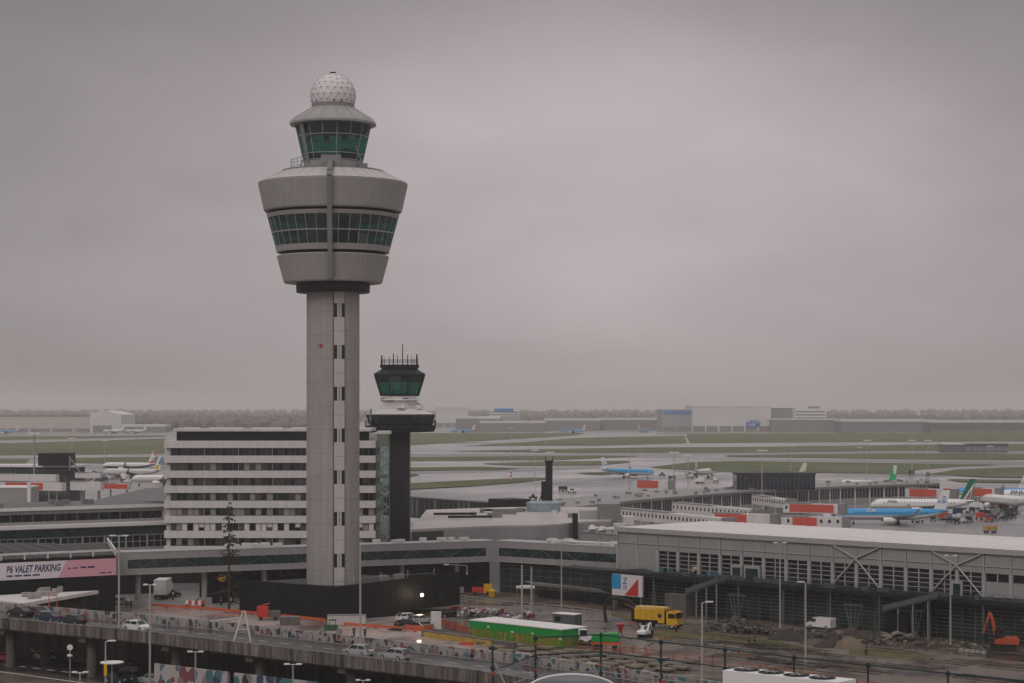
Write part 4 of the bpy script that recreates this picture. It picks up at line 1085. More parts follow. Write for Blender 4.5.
    if lettering:
        s_,sz,mm,x=lettering
        for sd in (-1,1):
            n_=text(s_,sz,mm,fu,(x,sd*(r*1.0+.02),zc+r*.05 if sz>1.5 else zc+r*.42),(PI/2,0,0 if sd<0 else PI),bold=.03)
            if sd>0: n_.location.x=x
            else: n_.location.x=x-(len(s_)*sz*.62)
    b=MB().use(greymetal)
    b.tube((L*.38,0,.5),(L*.38,0,zc-r*.8),.12,.12,6); b.use(rubber)
    for s in (-1,1): b.tube((L*.38,s*.2-.12,.4),(L*.38,s*.2+.12,.4),.4,.4,10)
    o=b.build('landing_gear',None); o.parent=t
    for q in (-1,1):
        b=MB().use(greymetal).tube((-L*.03,q*L*.1,.5),(-L*.03,q*L*.09,zc-r*.5),.18,.18,6).use(rubber)
        for e_ in (-.35,.35): b.tube((-L*.03,q*L*.1+e_-.18,.55),(-L*.03,q*L*.1+e_+.18,.55),.55,.55,10)
        o=b.build('landing_gear',None); o.parent=t
    return t
def between(n,tl,L):     # nose (px,Y), tail (px,Y)
    a=ax(*n); c=ax(*tl); mid=((a[0]+c[0])/2,(a[1]+c[1])/2,0); return mid, math.atan2(a[1]-c[1],a[0]-c[0])
KL=dict(top=bluem,bot=bluem,belly=offwhite,logo=True,eng=whitepaint,lo=.2)
KL2=dict(KL); KL2['bot']=whitepaint; KL2['lo']=-.12
AL=dict(top=whitepaint,bot=al_green,belly=offwhite,lo=-.35,fin=al_green)
ALF=[(whitepaint,[(.28,0),(.86,.0),(.9,.86)]),(redm,[(.42,.0),(.80,.0),(.82,.62)])]
loc,hd=between((848,640),(941,637),34)
k1=plane('airliner','light blue airliner with white tail parked just beyond the hall roof',34,loc,hd,KL2,fin=[(redm,[(.0,.9),(1,.9),(1,.98),(0,.98)])],lettering=('KLM',1.5,whitepaint,9))
loc,hd=between((871,700),(973,697),37); plane('airliner','white airliner with green stripe and green, white and red tail behind the light blue one',36,loc,hd,AL,fin=ALF,lettering=('Alitalia',1.2,mat('grey lettering',(.15,.16,.17),.5,var=0),12))
loc,hd=between((982,742),(1030,712),37); plane('airliner','white airliner with green and red tail cut by the right edge',36,loc,hd,AL,fin=ALF)
loc,hd=between((958,812),(1024,806),31); plane('airliner','light blue airliner far behind the pier end at right',29,loc,hd,KL2)
loc,hd=between((1000,775),(1092,768),34); plane('airliner','white airliner with dark letters on its nose at the right edge',36,loc,hd,dict(top=whitepaint,bot=whitepaint,lo=0),lettering=('FINNAIR',2.4,navym,13.2))
loc,hd=between((656,1035),(600,1050),31); plane('airliner','light blue airliner with white tail taxiing alone on the wet apron',30,loc,hd,KL2)
loc,hd=between((842,880),(894,852),40); plane('airliner','airliner with bright green tail poking above the pier roof',36,loc,hd,dict(top=whitepaint,bot=whitepaint,lo=0,fin=tr_green),fin=[(whitepaint,[(.5,.55),(1,.45),(1,1),(.0,1)])])
loc,hd=between((742,960),(808,950),34); plane('airliner','airliner with cream tail just showing above the dark rooftop lounge',30,loc,hd,dict(top=whitepaint,bot=whitepaint,lo=0,fin=mat('cream tail',(.6,.58,.40),.4,var=0)))
a_=ax(703,1040); plane('airliner','white airliner with green tail stripe seen end on beside the pier',30,(a_[0],a_[1],0),math.radians(70),dict(top=whitepaint,bot=whitepaint,lo=0),fin=[(tr_green,[(0,0),(1,.0),(1,.35),(0,.2)])])
loc,hd=between((100,1150),(158,1140),34); plane('airliner','white airliner with dark blue belly and red, white and blue tail',33,loc,hd,dict(top=whitepaint,bot=carblue,belly=carblue,lo=-.25),fin=[(redm,[(0,.05),(1,.0),(1,.3)]),(redm,[(.2,.9),(1,.6),(1,1),(.3,1)]),(carblue,[(.1,.4),(1,.34),(1,.44)])])
loc,hd=between((131,946),(198,940),34); plane('airliner','cream white airliner half hidden behind the white office block',33,loc,hd,dict(top=whitepaint,bot=offwhite,lo=0))
loc,hd=between((100,1040),(165,1030),34); plane('airliner','airliner with blue and yellow tail behind the cream white one',33,loc,hd,dict(top=offwhite,bot=offwhite,lo=0,fin=whitepaint),fin=[(yellowm,[(0,0),(.75,.0),(.72,.35),(.3,.35)]),(bluem,[(.45,.45),(.95,.35),(.95,.95),(.7,.95)])])
kf=thing('airliner','x','airliner') ; bpy.data.objects.remove(kf)
for lb,n,tl in (('small light blue airliner in the haze right of the old tower',(448,2620),(477,2610)),('light blue airliner in the haze below the blue topped building',(562,2610),(584,2600)),('distant airliner with pale blue tail left of the blue striped hangar',(655,2700),(634,2650)),('distant blue airliner at the far left before the tan hangar',(-8,2560),(19,2560))):
    loc,hd=between(n,tl,34); dup(k1,loc,hd,lb,'airliners far off across the airfield')
wp=None
for lb,n,tl in (('tiny white airliner before the tan hangar gable',(106,2600),(121,2590)),('tiny white airliner right of the tan hangar',(128,2600),(143,2590))):
    loc,hd=between(n,tl,34)
    if wp is None: wp=plane('airliner',lb,34,loc,hd,dict(top=whitepaint,bot=offwhite,lo=0),'airliners far off across the airfield')
    else: dup(wp,loc,hd,lb)
# ------------------------------------------------------------------ left terminal wing
LT=thing('terminal_wing','long grey terminal wing with dark ribbon windows left of the white office block','terminal building',(-76,434,0))
A0=(-74.6,436.0); fL=Fr((A0[0]-60,A0[1]-40),(60,40)); LL=math.hypot(60,40); 
def zat(y,Y): return HC-(y-HZ)*Y/F
b=MB().use(hallgrey).fb(fL,-40,LL,-20,0,0,7.6); b.fb(fL,-40,LL,-20,-.4,7.6,10.2); b.fb(fL,-40,LL,-20,0,10.2,12.3); b.fb(fL,-40,LL,-26,-3,13.0,13.6); b.fb(fL,-40,LL,-26,-3,15.2,16.1); b.fb(fL,-40,LL,-26,-3.5,13.6,15.2)
b.build('wall',None,LT)
MB().use(roofpale).fb(fL,-40,LL,-2.9,.5,12.3,13.0).build('lower_cornice',None,LT); MB().use(midroof).fb(fL,-40,LL,-27,-2.7,16.1,16.6).use(roofpale).fb(fL,-40,LL,-2.7,-2.4,16.0,16.7).build('upper_cornice',None,LT)
for i in range(22):
    t=-36+i*4.9
    if t>LL-4: break
    W=MB().use(R.choice([pane_dk,pane_dk,pane_gr])).fb(fL,t+.1,t+4.7,-.4,-.3,7.7,10.1).build('window',None,LT)
    MB().use(frame_lt).fb(fL,t-.1,t+.1,-.3,.05,7.6,10.2).fb(fL,t+1.6,t+1.7,-.3,-.2,7.7,10.1).fb(fL,t+3.2,t+3.3,-.3,-.2,7.7,10.1).fb(fL,t,t+4.8,-.3,-.2,8.8,8.92).build('frame',None,W)
    W=MB().use(pane_dk).fb(fL,t+.1,t+4.7,-3.5,-3.4,13.65,15.15).build('window',None,LT); build_parts(MB().use(frame_gr).fb(fL,t-.1,t+.1,-3.4,-3.1,13.6,15.2).fb(fL,t+2.4,t+2.5,-3.4,-3.3,13.6,15.2),'mullion',None,W)
b=MB().use(pane_gr).fb(fL,-40,LL,0,.06,10.4,12.1).use(pane_dk).fb(fL,-40,LL-4,0,.05,1,4.2); b.build('ribbon_glazing',None,LT)
b=MB().use(greymetal)
for i in range(26): p=fL.p(R.uniform(-20,LL-3),-R.uniform(5,20),16.7); b.box((p[0],p[1],17.1),(R.uniform(.6,3),R.uniform(.6,2),R.uniform(.5,1.1)),fL.rz)
build_parts(b,'roof_plant',None,LT)
# grey flat roofed block behind it, plant room
GB=thing('flat_roof_block','grey flat roofed block between the terminal wing and the cream white airliner','terminal building',(-95,590,0))
x0,x1=ax(102,560)[0],ax(172,560)[0]
MB().use(hallgrey).bx(x0,x1+20,545,630,0,11.6).build('wall',None,GB); MB().use(midroof).bx(x0-.3,x1+20.3,544.7,630.3,11.6,12).build('roof',None,GB)
PR=thing('grey_plant_room','grey boxy plant room with white corner post at the left edge','plant room',at(14,500,520))
x0,x1=ax(-20,520)[0],ax(28,520)[0]
MB().use(hallgrey).bx(x0,x1,520,532,9,16.6).build('wall',None,PR); MB().use(roofpale).bx(x1-.1,x1+.7,519.6,520.4,9,18).bx(x0,x1,519.8,532,16.6,16.9).build('roof_trim',None,PR)
MB().use(concrete2).bx(x0,x1,520.5,531,0,9).build('base',None,PR)
# left pier
LP=thing('left_pier','dark green glazed pier with black control box on its roof at left','terminal pier',at(35,500,700))
fp_=Fr(ax(-60,712),(ax(70,704)[0]-ax(-60,712)[0],-8)); LQ=math.dist(ax(-60,712),ax(70,704))
b=MB().use(darkmetal).fb(fp_,0,LQ,-14,0,0,16.2); b.build('wall',None,LP)
MB().use(roofpale).fb(fp_,-1,LQ+2,-14.5,.8,16.2,16.9).build('roof',None,LP)
b=MB().use(pane_gr).fb(fp_,.3,LQ-.3,0,.06,6,15.6); b.build('glazing',None,LP)
b=MB().use(frame_gr)
for z in (7,9,11,13,15): b.fb(fp_,LQ*.72,LQ,.06,.14,z,z+.2)
for i in range(24): t=LQ*i/24; b.fb(fp_,t,t+.15,.06,.12,6,15.6)
b.build('mullion',None,LP)
MB().use(blackmetal).bx(ax(38,700)[0],ax(68,700)[0],700,712,16.9,21.2).build('control_box',None,LP)
b=MB().use(greymetal).tube(at(34.5,470,699),at(34.5,430,699),.3,.2,6).tube(at(70,470,699),at(70,456,699),.3,.3,6).tube(at(70,458,699),at(80,472,699),.25,.25,5); b.build('service_mast',None,LP)
for i,(p0,p1,zb,h,red,lb) in enumerate([((-30,660),(56,650),13.2,2.3,None,'long white tube walkway in front of the dark green pier'),((-10,600),(62,588),12.9,2.4,(.22,.74),'walkway with a long red advert in front of the left pier'),((75,640),(100,640),14.8,1.6,None,'short white bridge right of the left pier'),((70,610),(101,607),12.2,2.6,None,'pale bridge below the short white one right of the left pier'),((101,640),(128,637),11.2,1.9,(.02,.98),'walkway with red side in front of the white airliners')]):
    jetbridge(0,ax(*p0),ax(*p1),zb,h,2,red,False,lb,False)
# valet parking building
VB=thing('parking_reception','dark low building with sloped glass roof carrying a long pink parking sign','parking building',(-80,360,0))
v0=(-71.4,360.0); fv=Fr((v0[0]-35.2,v0[1]-22.8),(35.2,22.8)); LV=math.hypot(35.2,22.8)
va,vb=fv.p(-10,0,0)[:2],fv.p(LV,0,0)[:2]; sd=(-7.6,30.5); vq=[va,vb,(vb[0]+sd[0],vb[1]+sd[1]),(va[0]+sd[0],va[1]+sd[1])]; fsd=Fr(vb,sd)
MB().use(blackmetal).prism(vq,0,11.2).build('wall',None,VB)
MB().use(blackroof).prism([vq[0],(vq[1][0]-.3,vq[1][1]),vq[2],vq[3]],11.2,11.4).build('roof',None,VB)
b=MB().use(offwhite).fb(fv,-10,LV,-.15,.15,12.05,12.4).fb(fsd,.2,31.4,-.15,.15,12.05,12.4)
for i in range(12): t=LV-i*4.2; b.fb(fv,t-.12,t+.12,-.1,.1,11.2,12.05)
for i in range(7): b.fb(fsd,4+i*4.4,4.2+i*4.4,-.1,.1,11.2,12.05)
b.build('parapet_rail',None,VB)
b=MB().use(blackroof).hexa([fv.p(LV-17,-3,11.4),fv.p(LV-2.5,-2,11.4),fv.p(LV-2,-27,11.4),fv.p(LV-17,-27,11.4)],[fv.p(LV-17,-25,12.6),fv.p(LV-2.4,-25.5,12.0),fv.p(LV-2,-27,12.0),fv.p(LV-17,-27,12.6)]); b.build('sloped_glass_roof',None,VB)
b=MB().use(greymetal)
for i in range(5): t=LV-17+i*3.6; b.tube(fv.p(t,-3,11.5),fv.p(t,-25,12.6-.12*i),.08,.08,4)
for i in range(14): p=fv.p(R.uniform(0,LV-20),-R.uniform(4,25),11.4); b.box((p[0],p[1],11.9),(R.uniform(.8,2.5),1.4,1),fv.rz)
build_parts(b,'roof_plant',None,VB)
SG=thing('parking_sign','long sign reading P6 Valet Parking, white at left and pink at right','sign',fv.p(LV,0,7.7))
zb,zt=7.75,10.75
wpl=LV-(fv.t(62)); tp=fv.t(66); tp2=fv.t(58)
b=MB().use(signwhite).hexa([fv.p(-8,0.02,zb),fv.p(tp2-.02,.02,zb),fv.p(tp2-.02,.30,zb),fv.p(-8,.30,zb)],[fv.p(-8,.02,zt),fv.p(tp-.02,.02,zt),fv.p(tp-.02,.30,zt),fv.p(-8,.30,zt)]); b.build('white_panel',None,SG)
b=MB().use(pinkm).hexa([fv.p(tp2,.02,zb),fv.p(LV,.02,zb),fv.p(LV,.30,zb),fv.p(tp2,.30,zb)],[fv.p(tp,.02,zt),fv.p(LV,.02,zt),fv.p(LV,.30,zt),fv.p(tp,.30,zt)]); b.build('pink_panel',None,SG)
def sgtext(s,size,px,z,shear=.0,bold=0,sx=1):
    p=fv.p(fv.t(px),.32,z); q=SG.location
    return text(s,size,navym,SG,(p[0]-q[0],p[1]-q[1],p[2]-q[2]),(PI/2,0,fv.rz),'lettering',.01,shear,bold,sx=sx)
t_=sgtext('P6 VALET PARKING',1.75,5.5,9.0,.25,.04)
wd=max(v.co.x for v in t_.data.vertices)-min(v.co.x for v in t_.data.vertices); want=fv.t(60)-fv.t(5.5); t_.scale.x=want/wd
b=MB().use(navym)
for (pa,pb_,z,h) in ((6,13,8.3,.28),(14,22,8.3,.28),(23,31,8.3,.28),(32,40,8.3,.28),(67,71,9.25,.2),(72,78,9.25,.2),(80,86,9.25,.3),(87,95,9.25,.3),(99,106,8.15,.2),(107,112,8.15,.2)):
    n=3; ta,tb_=fv.t(pa),fv.t(pb_)
    b.fb(fv,ta,tb_-.15,.30,.315,z,z+h)
build_parts(b,'small_print_line',None,SG)
# white pavilion canopy
CN=thing('white_canopy','low pavilion with flat white roof and rooftop units below the pink sign','pavilion',(-84,346,0))
cc=(-80.9,331.6); cr=(-73.2,354.0); cl=(-93,341.5)
cb_=(-85.5,347.5); CN.location=(-84,338,0)
MB().use(offwhite).prism([cl,cc,cr,cb_],4.9,5.5).build('roof',None,CN)
def sh(p,k): m=((cc[0]+cb_[0])/2,(cc[1]+cb_[1])/2); return (m[0]+(p[0]-m[0])*k,m[1]+(p[1]-m[1])*k)
MB().use(pane_dk).prism([sh(cl,.86),sh(cc,.86),sh(cr,.86),sh(cb_,.86)],0,4.9).build('wall',None,CN)
b=MB().use(concrete)
for i in range(11):
    u,v=R.uniform(.2,.8),R.uniform(.15,.5); p=(cc[0]+(cr[0]-cc[0])*u+(cl[0]-cc[0])*v,cc[1]+(cr[1]-cc[1])*u+(cl[1]-cc[1])*v); b.box((p[0],p[1],5.9),(R.uniform(.6,2),R.uniform(.6,1.2),R.uniform(.5,1.1)),R.uniform(0,1))
build_parts(b,'roof_plant',None,CN)
b=MB().use(darkmetal)
for k in (0,.33,.66,1): b.tube((cc[0]+(cr[0]-cc[0])*k*.96+.3,cc[1]+(cr[1]-cc[1])*k*.96+.3,0),(cc[0]+(cr[0]-cc[0])*k*.96+.3,cc[1]+(cr[1]-cc[1])*k*.96+.3,4.9),.12,.12,6)
b.build('post',None,CN)

# ------------------------------------------------------------------ far hangars and offices
def hangar(name,label,px0,px1,ytop,Y,D,m,trim=None,doors=0,group=None):
    x0,x1=ax(px0,Y)[0],ax(px1,Y)[0]; zt=HC-(ytop-HZ)*Y/F
    h=thing(name,label,'hangar' if 'hangar' in name else 'building',((x0+x1)/2,Y,0),0,group)
    MB().use(m).bx(x0,x1,Y,Y+D,0,zt-(3.2 if 'shed' in name else 1.2)).build('wall',None,h)
    MB().use(trim or m).bx(x0-.5,x1+.5,Y-.5,Y+D,zt-(3.2 if 'shed' in name else 1.2),zt).build('roof',None,h)
    if doors:
        for i in range(doors):
            a=x0+(x1-x0)*(i+.06)/doors; c=x0+(x1-x0)*(i+.94)/doors
            MB().use(hangar_dk).bx(a,c,Y-.4,Y-.02,0,zt*.22).build('door',None,h)
    return h,x0,x1,zt
h,x0,x1,zt=hangar('aircraft_hangar','broad tan hangar at the far left edge',-60,96,415.5,2750,90,hangar_tan,mat('tan roof edge',(.16,.14,.13),.8,var=0),7)
b=MB().use(hangar_wh); xa,xb=ax(93,2760)[0],ax(124,2760)[0]; b.add([(xa,2740,0),(xb,2740,0),(xb,2740,24),(xa+22,2740,29),(xa,2740,27),(xa,2840,0),(xb,2840,0),(xb,2840,24),(xa+22,2840,29),(xa,2840,27)],[(0,1,2,3,4),(9,8,7,6,5),(0,5,6,1),(1,6,7,2),(2,7,8,3),(3,8,9,4),(4,9,5,0)]); g_=thing('gable_hangar','pale gabled hangar end joined to the tan hangar','hangar',(xa,2740,0)); b.build('wall',None,g_)
MB().use(hangar_dk).bx(xa+4,xa+30,2739.4,2739.9,0,9).build('door',None,g_)
hangar('service_shed','low dark shed right of the pale gabled hangar',122,165,424.5,2700,40,hangar_dk,hangar_wh,0)
h,x0,x1,zt=hangar('logo_hangar','largest pale hangar with blue airline logo on its door wall',692.5,771,406,2780,120,hangar_wh,None,6)
tx=text('KLM',10.5,crownblue,h,(0,0,0),(PI/2,0,0),bold=.35,ext=.3); p=at(746,427,2779); tx.location=(p[0]-h.location.x,p[1]-2780,p[2])
b=MB().use(crownblue)
for i in range(4): q=at(750.3+i*2.4,420.4,2779.4); b.ball(q,1.1,1)
q=at(753.9,421.8,2779.4); b.bx(q[0]-5,q[0]+5,2779.2,2779.8,q[2]-.5,q[2]+.5); b.build('emblem',None,h)
h,x0,x1,zt=hangar('striped_hangar','grey hangar with a blue stripe under its roof',662,691.5,409.5,2800,100,mat('grey hangar cladding',(.33,.33,.34),.7,var=.05,scale=.02),None,2)
MB().use(crownblue).bx(x0+3,x1-1,2799,2799.8,zt-6,zt-2.5).build('blue_stripe',None,h)
hangar('grey_workshop','long grey workshop right of the logo hangar',771.5,842,419,2760,60,hangar_dk,hangar_wh,5)
hangar('back_hangar','grey hangar rising behind the long grey workshop',772,797,408,2900,60,mat('dull hangar cladding',(.24,.24,.245),.7,var=.05,scale=.02),None,0)
def office(label,px0,px1,ytop,ybot,Y,rows,m,D=30):
    x0,x1=ax(px0,Y)[0],ax(px1,Y)[0]; zt=HC-(ytop-HZ)*Y/F
    h=thing('distant_office',label,'office building',((x0+x1)/2,Y,0))
    MB().use(m).bx(x0,x1,Y,Y+D,0,zt).build('wall',None,h)
    z0=zt*.25
    for k in range(rows):
        z=z0+(zt-z0-1.5)*k/rows; MB().use(hangar_dk).bx(x0+1,x1-1,Y-.3,Y-.02,z+.6,z+(zt-z0)/rows*.55).build('window_row',None,h)
    return h,x0,x1,zt
h,x0,x1,zt=office('white office with dark window rows right of the logo hangar',795,826,408.5,424,2820,5,hangar_wh); MB().use(hangar_dk).bx(x0+20,x1-8,2822,2835,zt,zt+3).build('plant_room',None,h)
h,x0,x1,zt=office('pale office tower with blue roof box in the haze',490,519,409.5,423,2850,6,hangar_wh); MB().use(crownblue).bx(x0+6,x1-8,2849,2870,zt-2.5,zt+1.4).build('roof_box',None,h)
for lb,a,c,y,Y,m in (('wide hazy block left of the blue topped office',436,468,407,3300,hangar_wh),('low hazy office row below the blue topped office',456,500,416.5,2800,hangar_dk),('grey hall under the blue topped office',480,545,421,2780,hangar_dk),('flat white roofed shed between the two airliners far off',545,600,418.5,2900,hangar_dk),('flat white roofed shed left of the blue striped hangar',600,662,418,2950,hangar_dk)):
    hangar('distant_shed',lb,a,c,y,Y,50,m,hangar_wh,4)
hangar('cargo_shed','long low cargo shed with pale roof at the far right',842,930,419.5,2700,80,mat('blue grey cladding',(.17,.18,.20),.7,var=.06,scale=.02),hangar_wh,6)
hangar('cargo_shed','grey many-doored cargo shed cut by the right edge',930,1060,420.5,2660,80,mat('slate cladding',(.13,.135,.145),.7,var=.06,scale=.02),hangar_wh,9)
# maintenance shelter on the airfield
AS=thing('arched_shelter','long dark arched shelter standing alone on the airfield grass at right','shelter',at(975,452,1600))
x0,x1=ax(944,1600)[0],ax(1008,1600)[0]
MB().use(mat('blue grey shelter',(.12,.13,.15),.6,var=.1)).bx(x0,x0+17,1600,1620,0,6.0).bx(x0+17,x1,1601,1620,0,6.2).build('wall',None,AS); MB().use(hangar_wh).bx(x0-.3,x0+17,1599.5,1620,6,6.5).use(hangar_dk).bx(x0+17.02,x1+.3,1599.5,1620,6.2,7).build('roof',None,AS)
for i in range(7): MB().use(hangar_dk).tube((x0+20+i*4.9,1600.5,2.2),(x0+20+i*4.9,1600.9,2.2),2.1,2.1,12).build('arch_bay',None,AS)

# ------------------------------------------------------------------ viaduct
vn=[(-140,337),(-110,316),(-74,290),(-50,273),(-23,249.5),(-5,234),(20,205),(50,174),(75,149)]
vd=[]
for i,p in enumerate(vn):
    a=vn[max(0,i-1)]; c=vn[min(len(vn)-1,i+1)]; dx,dy=c[0]-a[0],c[1]-a[1]; l=math.hypot(dx,dy); vd.append((-dy/l,dx/l))
def voff(o): return [(p[0]+d[0]*o,p[1]+d[1]*o) for p,d in zip(vn,vd)]
VI=thing('viaduct','stained concrete road viaduct crossing the front of the site on round piers','viaduct',(-50,273,0))
def stripz(b,o0,o1,z0,z1):
    A_,B_=voff(o0),voff(o1)
    for i in range(len(vn)-1): b.prism([A_[i],A_[i+1],B_[i+1],B_[i]],z0,z1)
    return b
stripz(MB().use(viaconc),0.6,11.6,5.6,6.85).build('deck',None,VI)
PB=stripz(stripz(MB().use(viaconc),0,.6,5.9,7.35),11.6,12.0,5.9,7.3)
b=MB(); stripz(b,-.05,.65,7.35,7.47); b.build('coping',viaconc,VI)
b=MB().use(viaconc2)
def vpt(s,o):            # point along viaduct by arc length
    P=voff(o); i=0
    base=[math.dist(vn[j],vn[j+1]) for j in range(len(vn)-1)]
    while i<len(base)-1 and s>base[i]: s-=base[i]; i+=1
    k=s/base[i]; return (P[i][0]+(P[i+1][0]-P[i][0])*k,P[i][1]+(P[i+1][1]-P[i][1])*k), math.atan2(P[i+1][1]-P[i][1],P[i+1][0]-P[i][0])
for s in range(8,260,1):
    if s%1==0:
        (x,y),a=vpt(s+.5,-.03); PB.box((x,y,6.55),(.14,.10,1.2),a)
PB.build('parapet',None,VI)
stripz(MB().use(viaconc2),12.1,12.5,0,6.8).build('back_wall',None,VI)
for s in range(12,260,17):
    for o in (2.6,9.0):
        (x,y),a=vpt(s,o); MB().use(viaconc2).tube((x,y,0),(x,y,5.0),.75,.75,14).build('pier',None,VI)
    (x,y),a=vpt(s,5.8); MB().use(viaconc2).box((x,y,5.3),(1.4,10.4,.62),a).build('crosshead',None,VI)
o=MB(); stripz(o,.7,11.4,6.86,6.93); struct(o.build('viaduct_road',road_m))
b=MB()
for k in range(60):
    (x,y),a=vpt(6+k*4.2,6.0); b.box((x,y,6.945),(1.8,.12,.012),a)
stripz(b,1.25,1.38,6.935,6.95); stripz(b,10.6,10.72,6.935,6.95)
struct(b.build('viaduct_markings',linem))
MW=thing('mural_barrier','waist high white barrier painted with teal and red figures along the viaduct','barrier',(-50,282,6.93))
o=stripz(MB().use(mural_m),11.05,11.4,6.95,8.05).build('barrier_panel',None,MW)
for s in range(6,260,3): (x,y),a=vpt(s,10.95); MB().box((x,y,7.3),(.12,.12,.7),a).build('foot',greymetal,MW)
# A-frame
(xA,yA),a=vpt(116.5,.2)
xA,yA=at(244,0,266)[0],266
AF=thing('a_frame','white A shaped steel frame leaning beside the viaduct','steel frame',(xA,yA,6.9))
b=MB(); ht=HC-(611-HZ)*266/F
for s in (-1,1): b.tube((xA+s*1.15-.1,yA-1.2,6.9),(xA+s*.12,yA,ht),.14,.12,6)
b.tube((xA-.7,yA-.7,8.6),(xA+.7,yA-.7,8.6),.08,.08,5); build_parts(b,'leg',concrete_lt,AF)
MB().tube((xA-.2,yA,ht-.9),(xA-4.8,yA+2.2,ht-1.6),.10,.10,5).build('tie_bar',concrete_lt,AF)
# hoarding at the lower road
HW=thing('painted_hoarding','tall white hoarding painted with coloured shapes below the viaduct','hoarding',(-45,262,0))
for (pa,pb_) in (((-47.5,266),(-36.6,257.6)),((-35.6,256.8),(-24,248))):
    fr=Fr(pa,(pb_[0]-pa[0],pb_[1]-pa[1])); Ln=math.dist(pa,pb_)
    MB().use(hoard_m).fb(fr,0,Ln,-.12,.12,.2,4.0).build('panel',None,HW)
    b=MB().use(greymetal)
    for i in range(5): b.tube(fr.p(Ln*i/4,-.3,0),fr.p(Ln*i/4,-.3,3.8),.08,.08,4)
    build_parts(b,'post',None,HW)
# ------------------------------------------------------------------ lamp masts
def mast(label,px,ybase,ytop,style,Y=None,zb=0,group='lamp masts',arm=1.6,r=.12,side=1):
    if Y is None: x,y=g2(px,ybase,zb)
    else: x,y=ax(px,Y)
    zt=HC-(ytop-HZ)*y/F
    m=thing('lamp_mast',label,'lamp post',(x,y,zb),0,group)
    MB().use(steelpole).tube((x,y,zb),(x,y,zt),r*1.25,r*.8,8).tube((x,y,zb),(x,y,zb+.5),r*1.9,r*1.9,8).build('pole',None,m)
    if style=='T':
        MB().use(steelpole).tube((x-arm,y,zt),(x+arm,y,zt),.05,.05,5).build('arm',None,m)
        for s in (-1,1): MB().use(whitepaint).box((x+s*arm,y,zt+.06),(arm*.9,.45,.16)).build('lamp_head',None,m)
    elif style=='L':
        MB().use(steelpole).tube((x,y,zt),(x+side*arm,y,zt+.15),.05,.05,5).build('arm',None,m); MB().use(whitepaint).box((x+side*(arm+.4),y,zt+.17),(1.0,.4,.16)).build('lamp_head',None,m)
    elif style=='flood':
        b=MB().use(steelpole).tube((x-1.8,y,zt),(x+1.8,y,zt),.1,.1,5)
        for k in range(5): b.use(whitepaint).box((x-1.6+k*.8,y-.2,zt-.25),(.6,.3,.4))
        b.build('lamp_head',None,m)
    return m
mast('tall pale mast left of its twin behind the green shed',522,624,565,None,r=.16)
mast('tall pale mast right of its twin behind the green shed',531.5,621,567,None,r=.16)
mast('tall lamp mast with twin heads in front of the raised corridor',561.5,607,541,'T',arm=1.1)
mast('thin tall mast rising before the middle hall windows',780,628,543,'T',r=.13,arm=.8)
mast('lamp mast with flat twin head in front of the white van',805.5,662,583,'L',side=-1,arm=.3,r=.14)
mast('thin tall mast in front of the right hall windows',950.5,646,556,'T',arm=.7)
mast('tapered lamp mast with side head by the orange fence',702,690,603,'L',arm=.6,r=.15)
mast('tallest twin headed mast on the viaduct beside the pink sign',119,0,536,'T',Y=278,zb=6.9,arm=.9,r=.13)
mast('lamp mast with twin heads left of the white car on the viaduct',150,0,585,'T',Y=268,arm=.6,r=.14)
mast('tall slim mast on viaduct passing the foot of the tower shaft',360.3,0,545,None,Y=257,zb=6.9,r=.12)
mast('slim pole near the bare conifer under the corridor',204,603,553,None,r=.1)
mast('lamp post with white disc head beside the yellow sign',105.5,0,642,'L',Y=255,side=1,arm=.4,r=.1)
mast('short twin headed lamp left of the painted hoarding',80,0,672.5,'T',Y=250,arm=.7,r=.1)
mast('short twin headed lamp in front of the painted hoarding',195.5,0,652,'T',Y=255,arm=.7,r=.1)
mast('short twin headed lamp right of the painted hoarding',293,0,664.5,'T',Y=245,arm=.75,r=.1)
mast('low twin headed lamp at the bottom edge below the silver cars',363,0,680.5,'T',Y=240,arm=.6,r=.1)
mast('gallows lamp on the roof of the black pavilion',467,0,565.5,'L',Y=388,zb=5.4,side=-1,arm=3.6,r=.09)
airm=[(34,433,500,680),(105,440,0,1200),(72,438,0,1100),(550,452,0,900),(511,428,0,1400),(535,450,0,980),(629,446,0,900),(674,452,0,760),(688,455,0,820),(762,450,0,720),(791,445,0,1000),(867,440,0,1000),(912,440,0,980),(928,440,0,930),(990,446,0,1100),(860,447,0,1250)]
lab=['behind the dark control box','left of the airliner with dark blue belly','among the clutter left of the white airliners','just right of the dark roof mast','thin one with red and white base on the grass wedge','left of the dark roof mast','above the taxiing light blue airliner','right of the taxiing light blue airliner','second one right of the taxiing light blue airliner','rising before the dark rooftop lounge','behind the dark rooftop lounge','left of the green tailed airliner','right of the green tailed airliner','second one right of the green tailed airliner','below the arched shelter','far out on the grass above the lounge']
for (px,yt,_,Y),lb in zip(airm,lab): mast('apron floodlight mast '+lb,px,0,yt,'flood',Y=Y,group='apron floodlight masts',r=.16)
x,y=ax(511,1000); st=thing('striped_marker','red and white striped marker pole on the airfield grass wedge','marker pole',(x,y,0)); b=MB()
for k in range(6): b.use(redm if k%2==0 else whitepaint).tube((x,y,k*.95),(x,y,k*.95+.95),.4,.4,8)
b.build('pole',None,st)
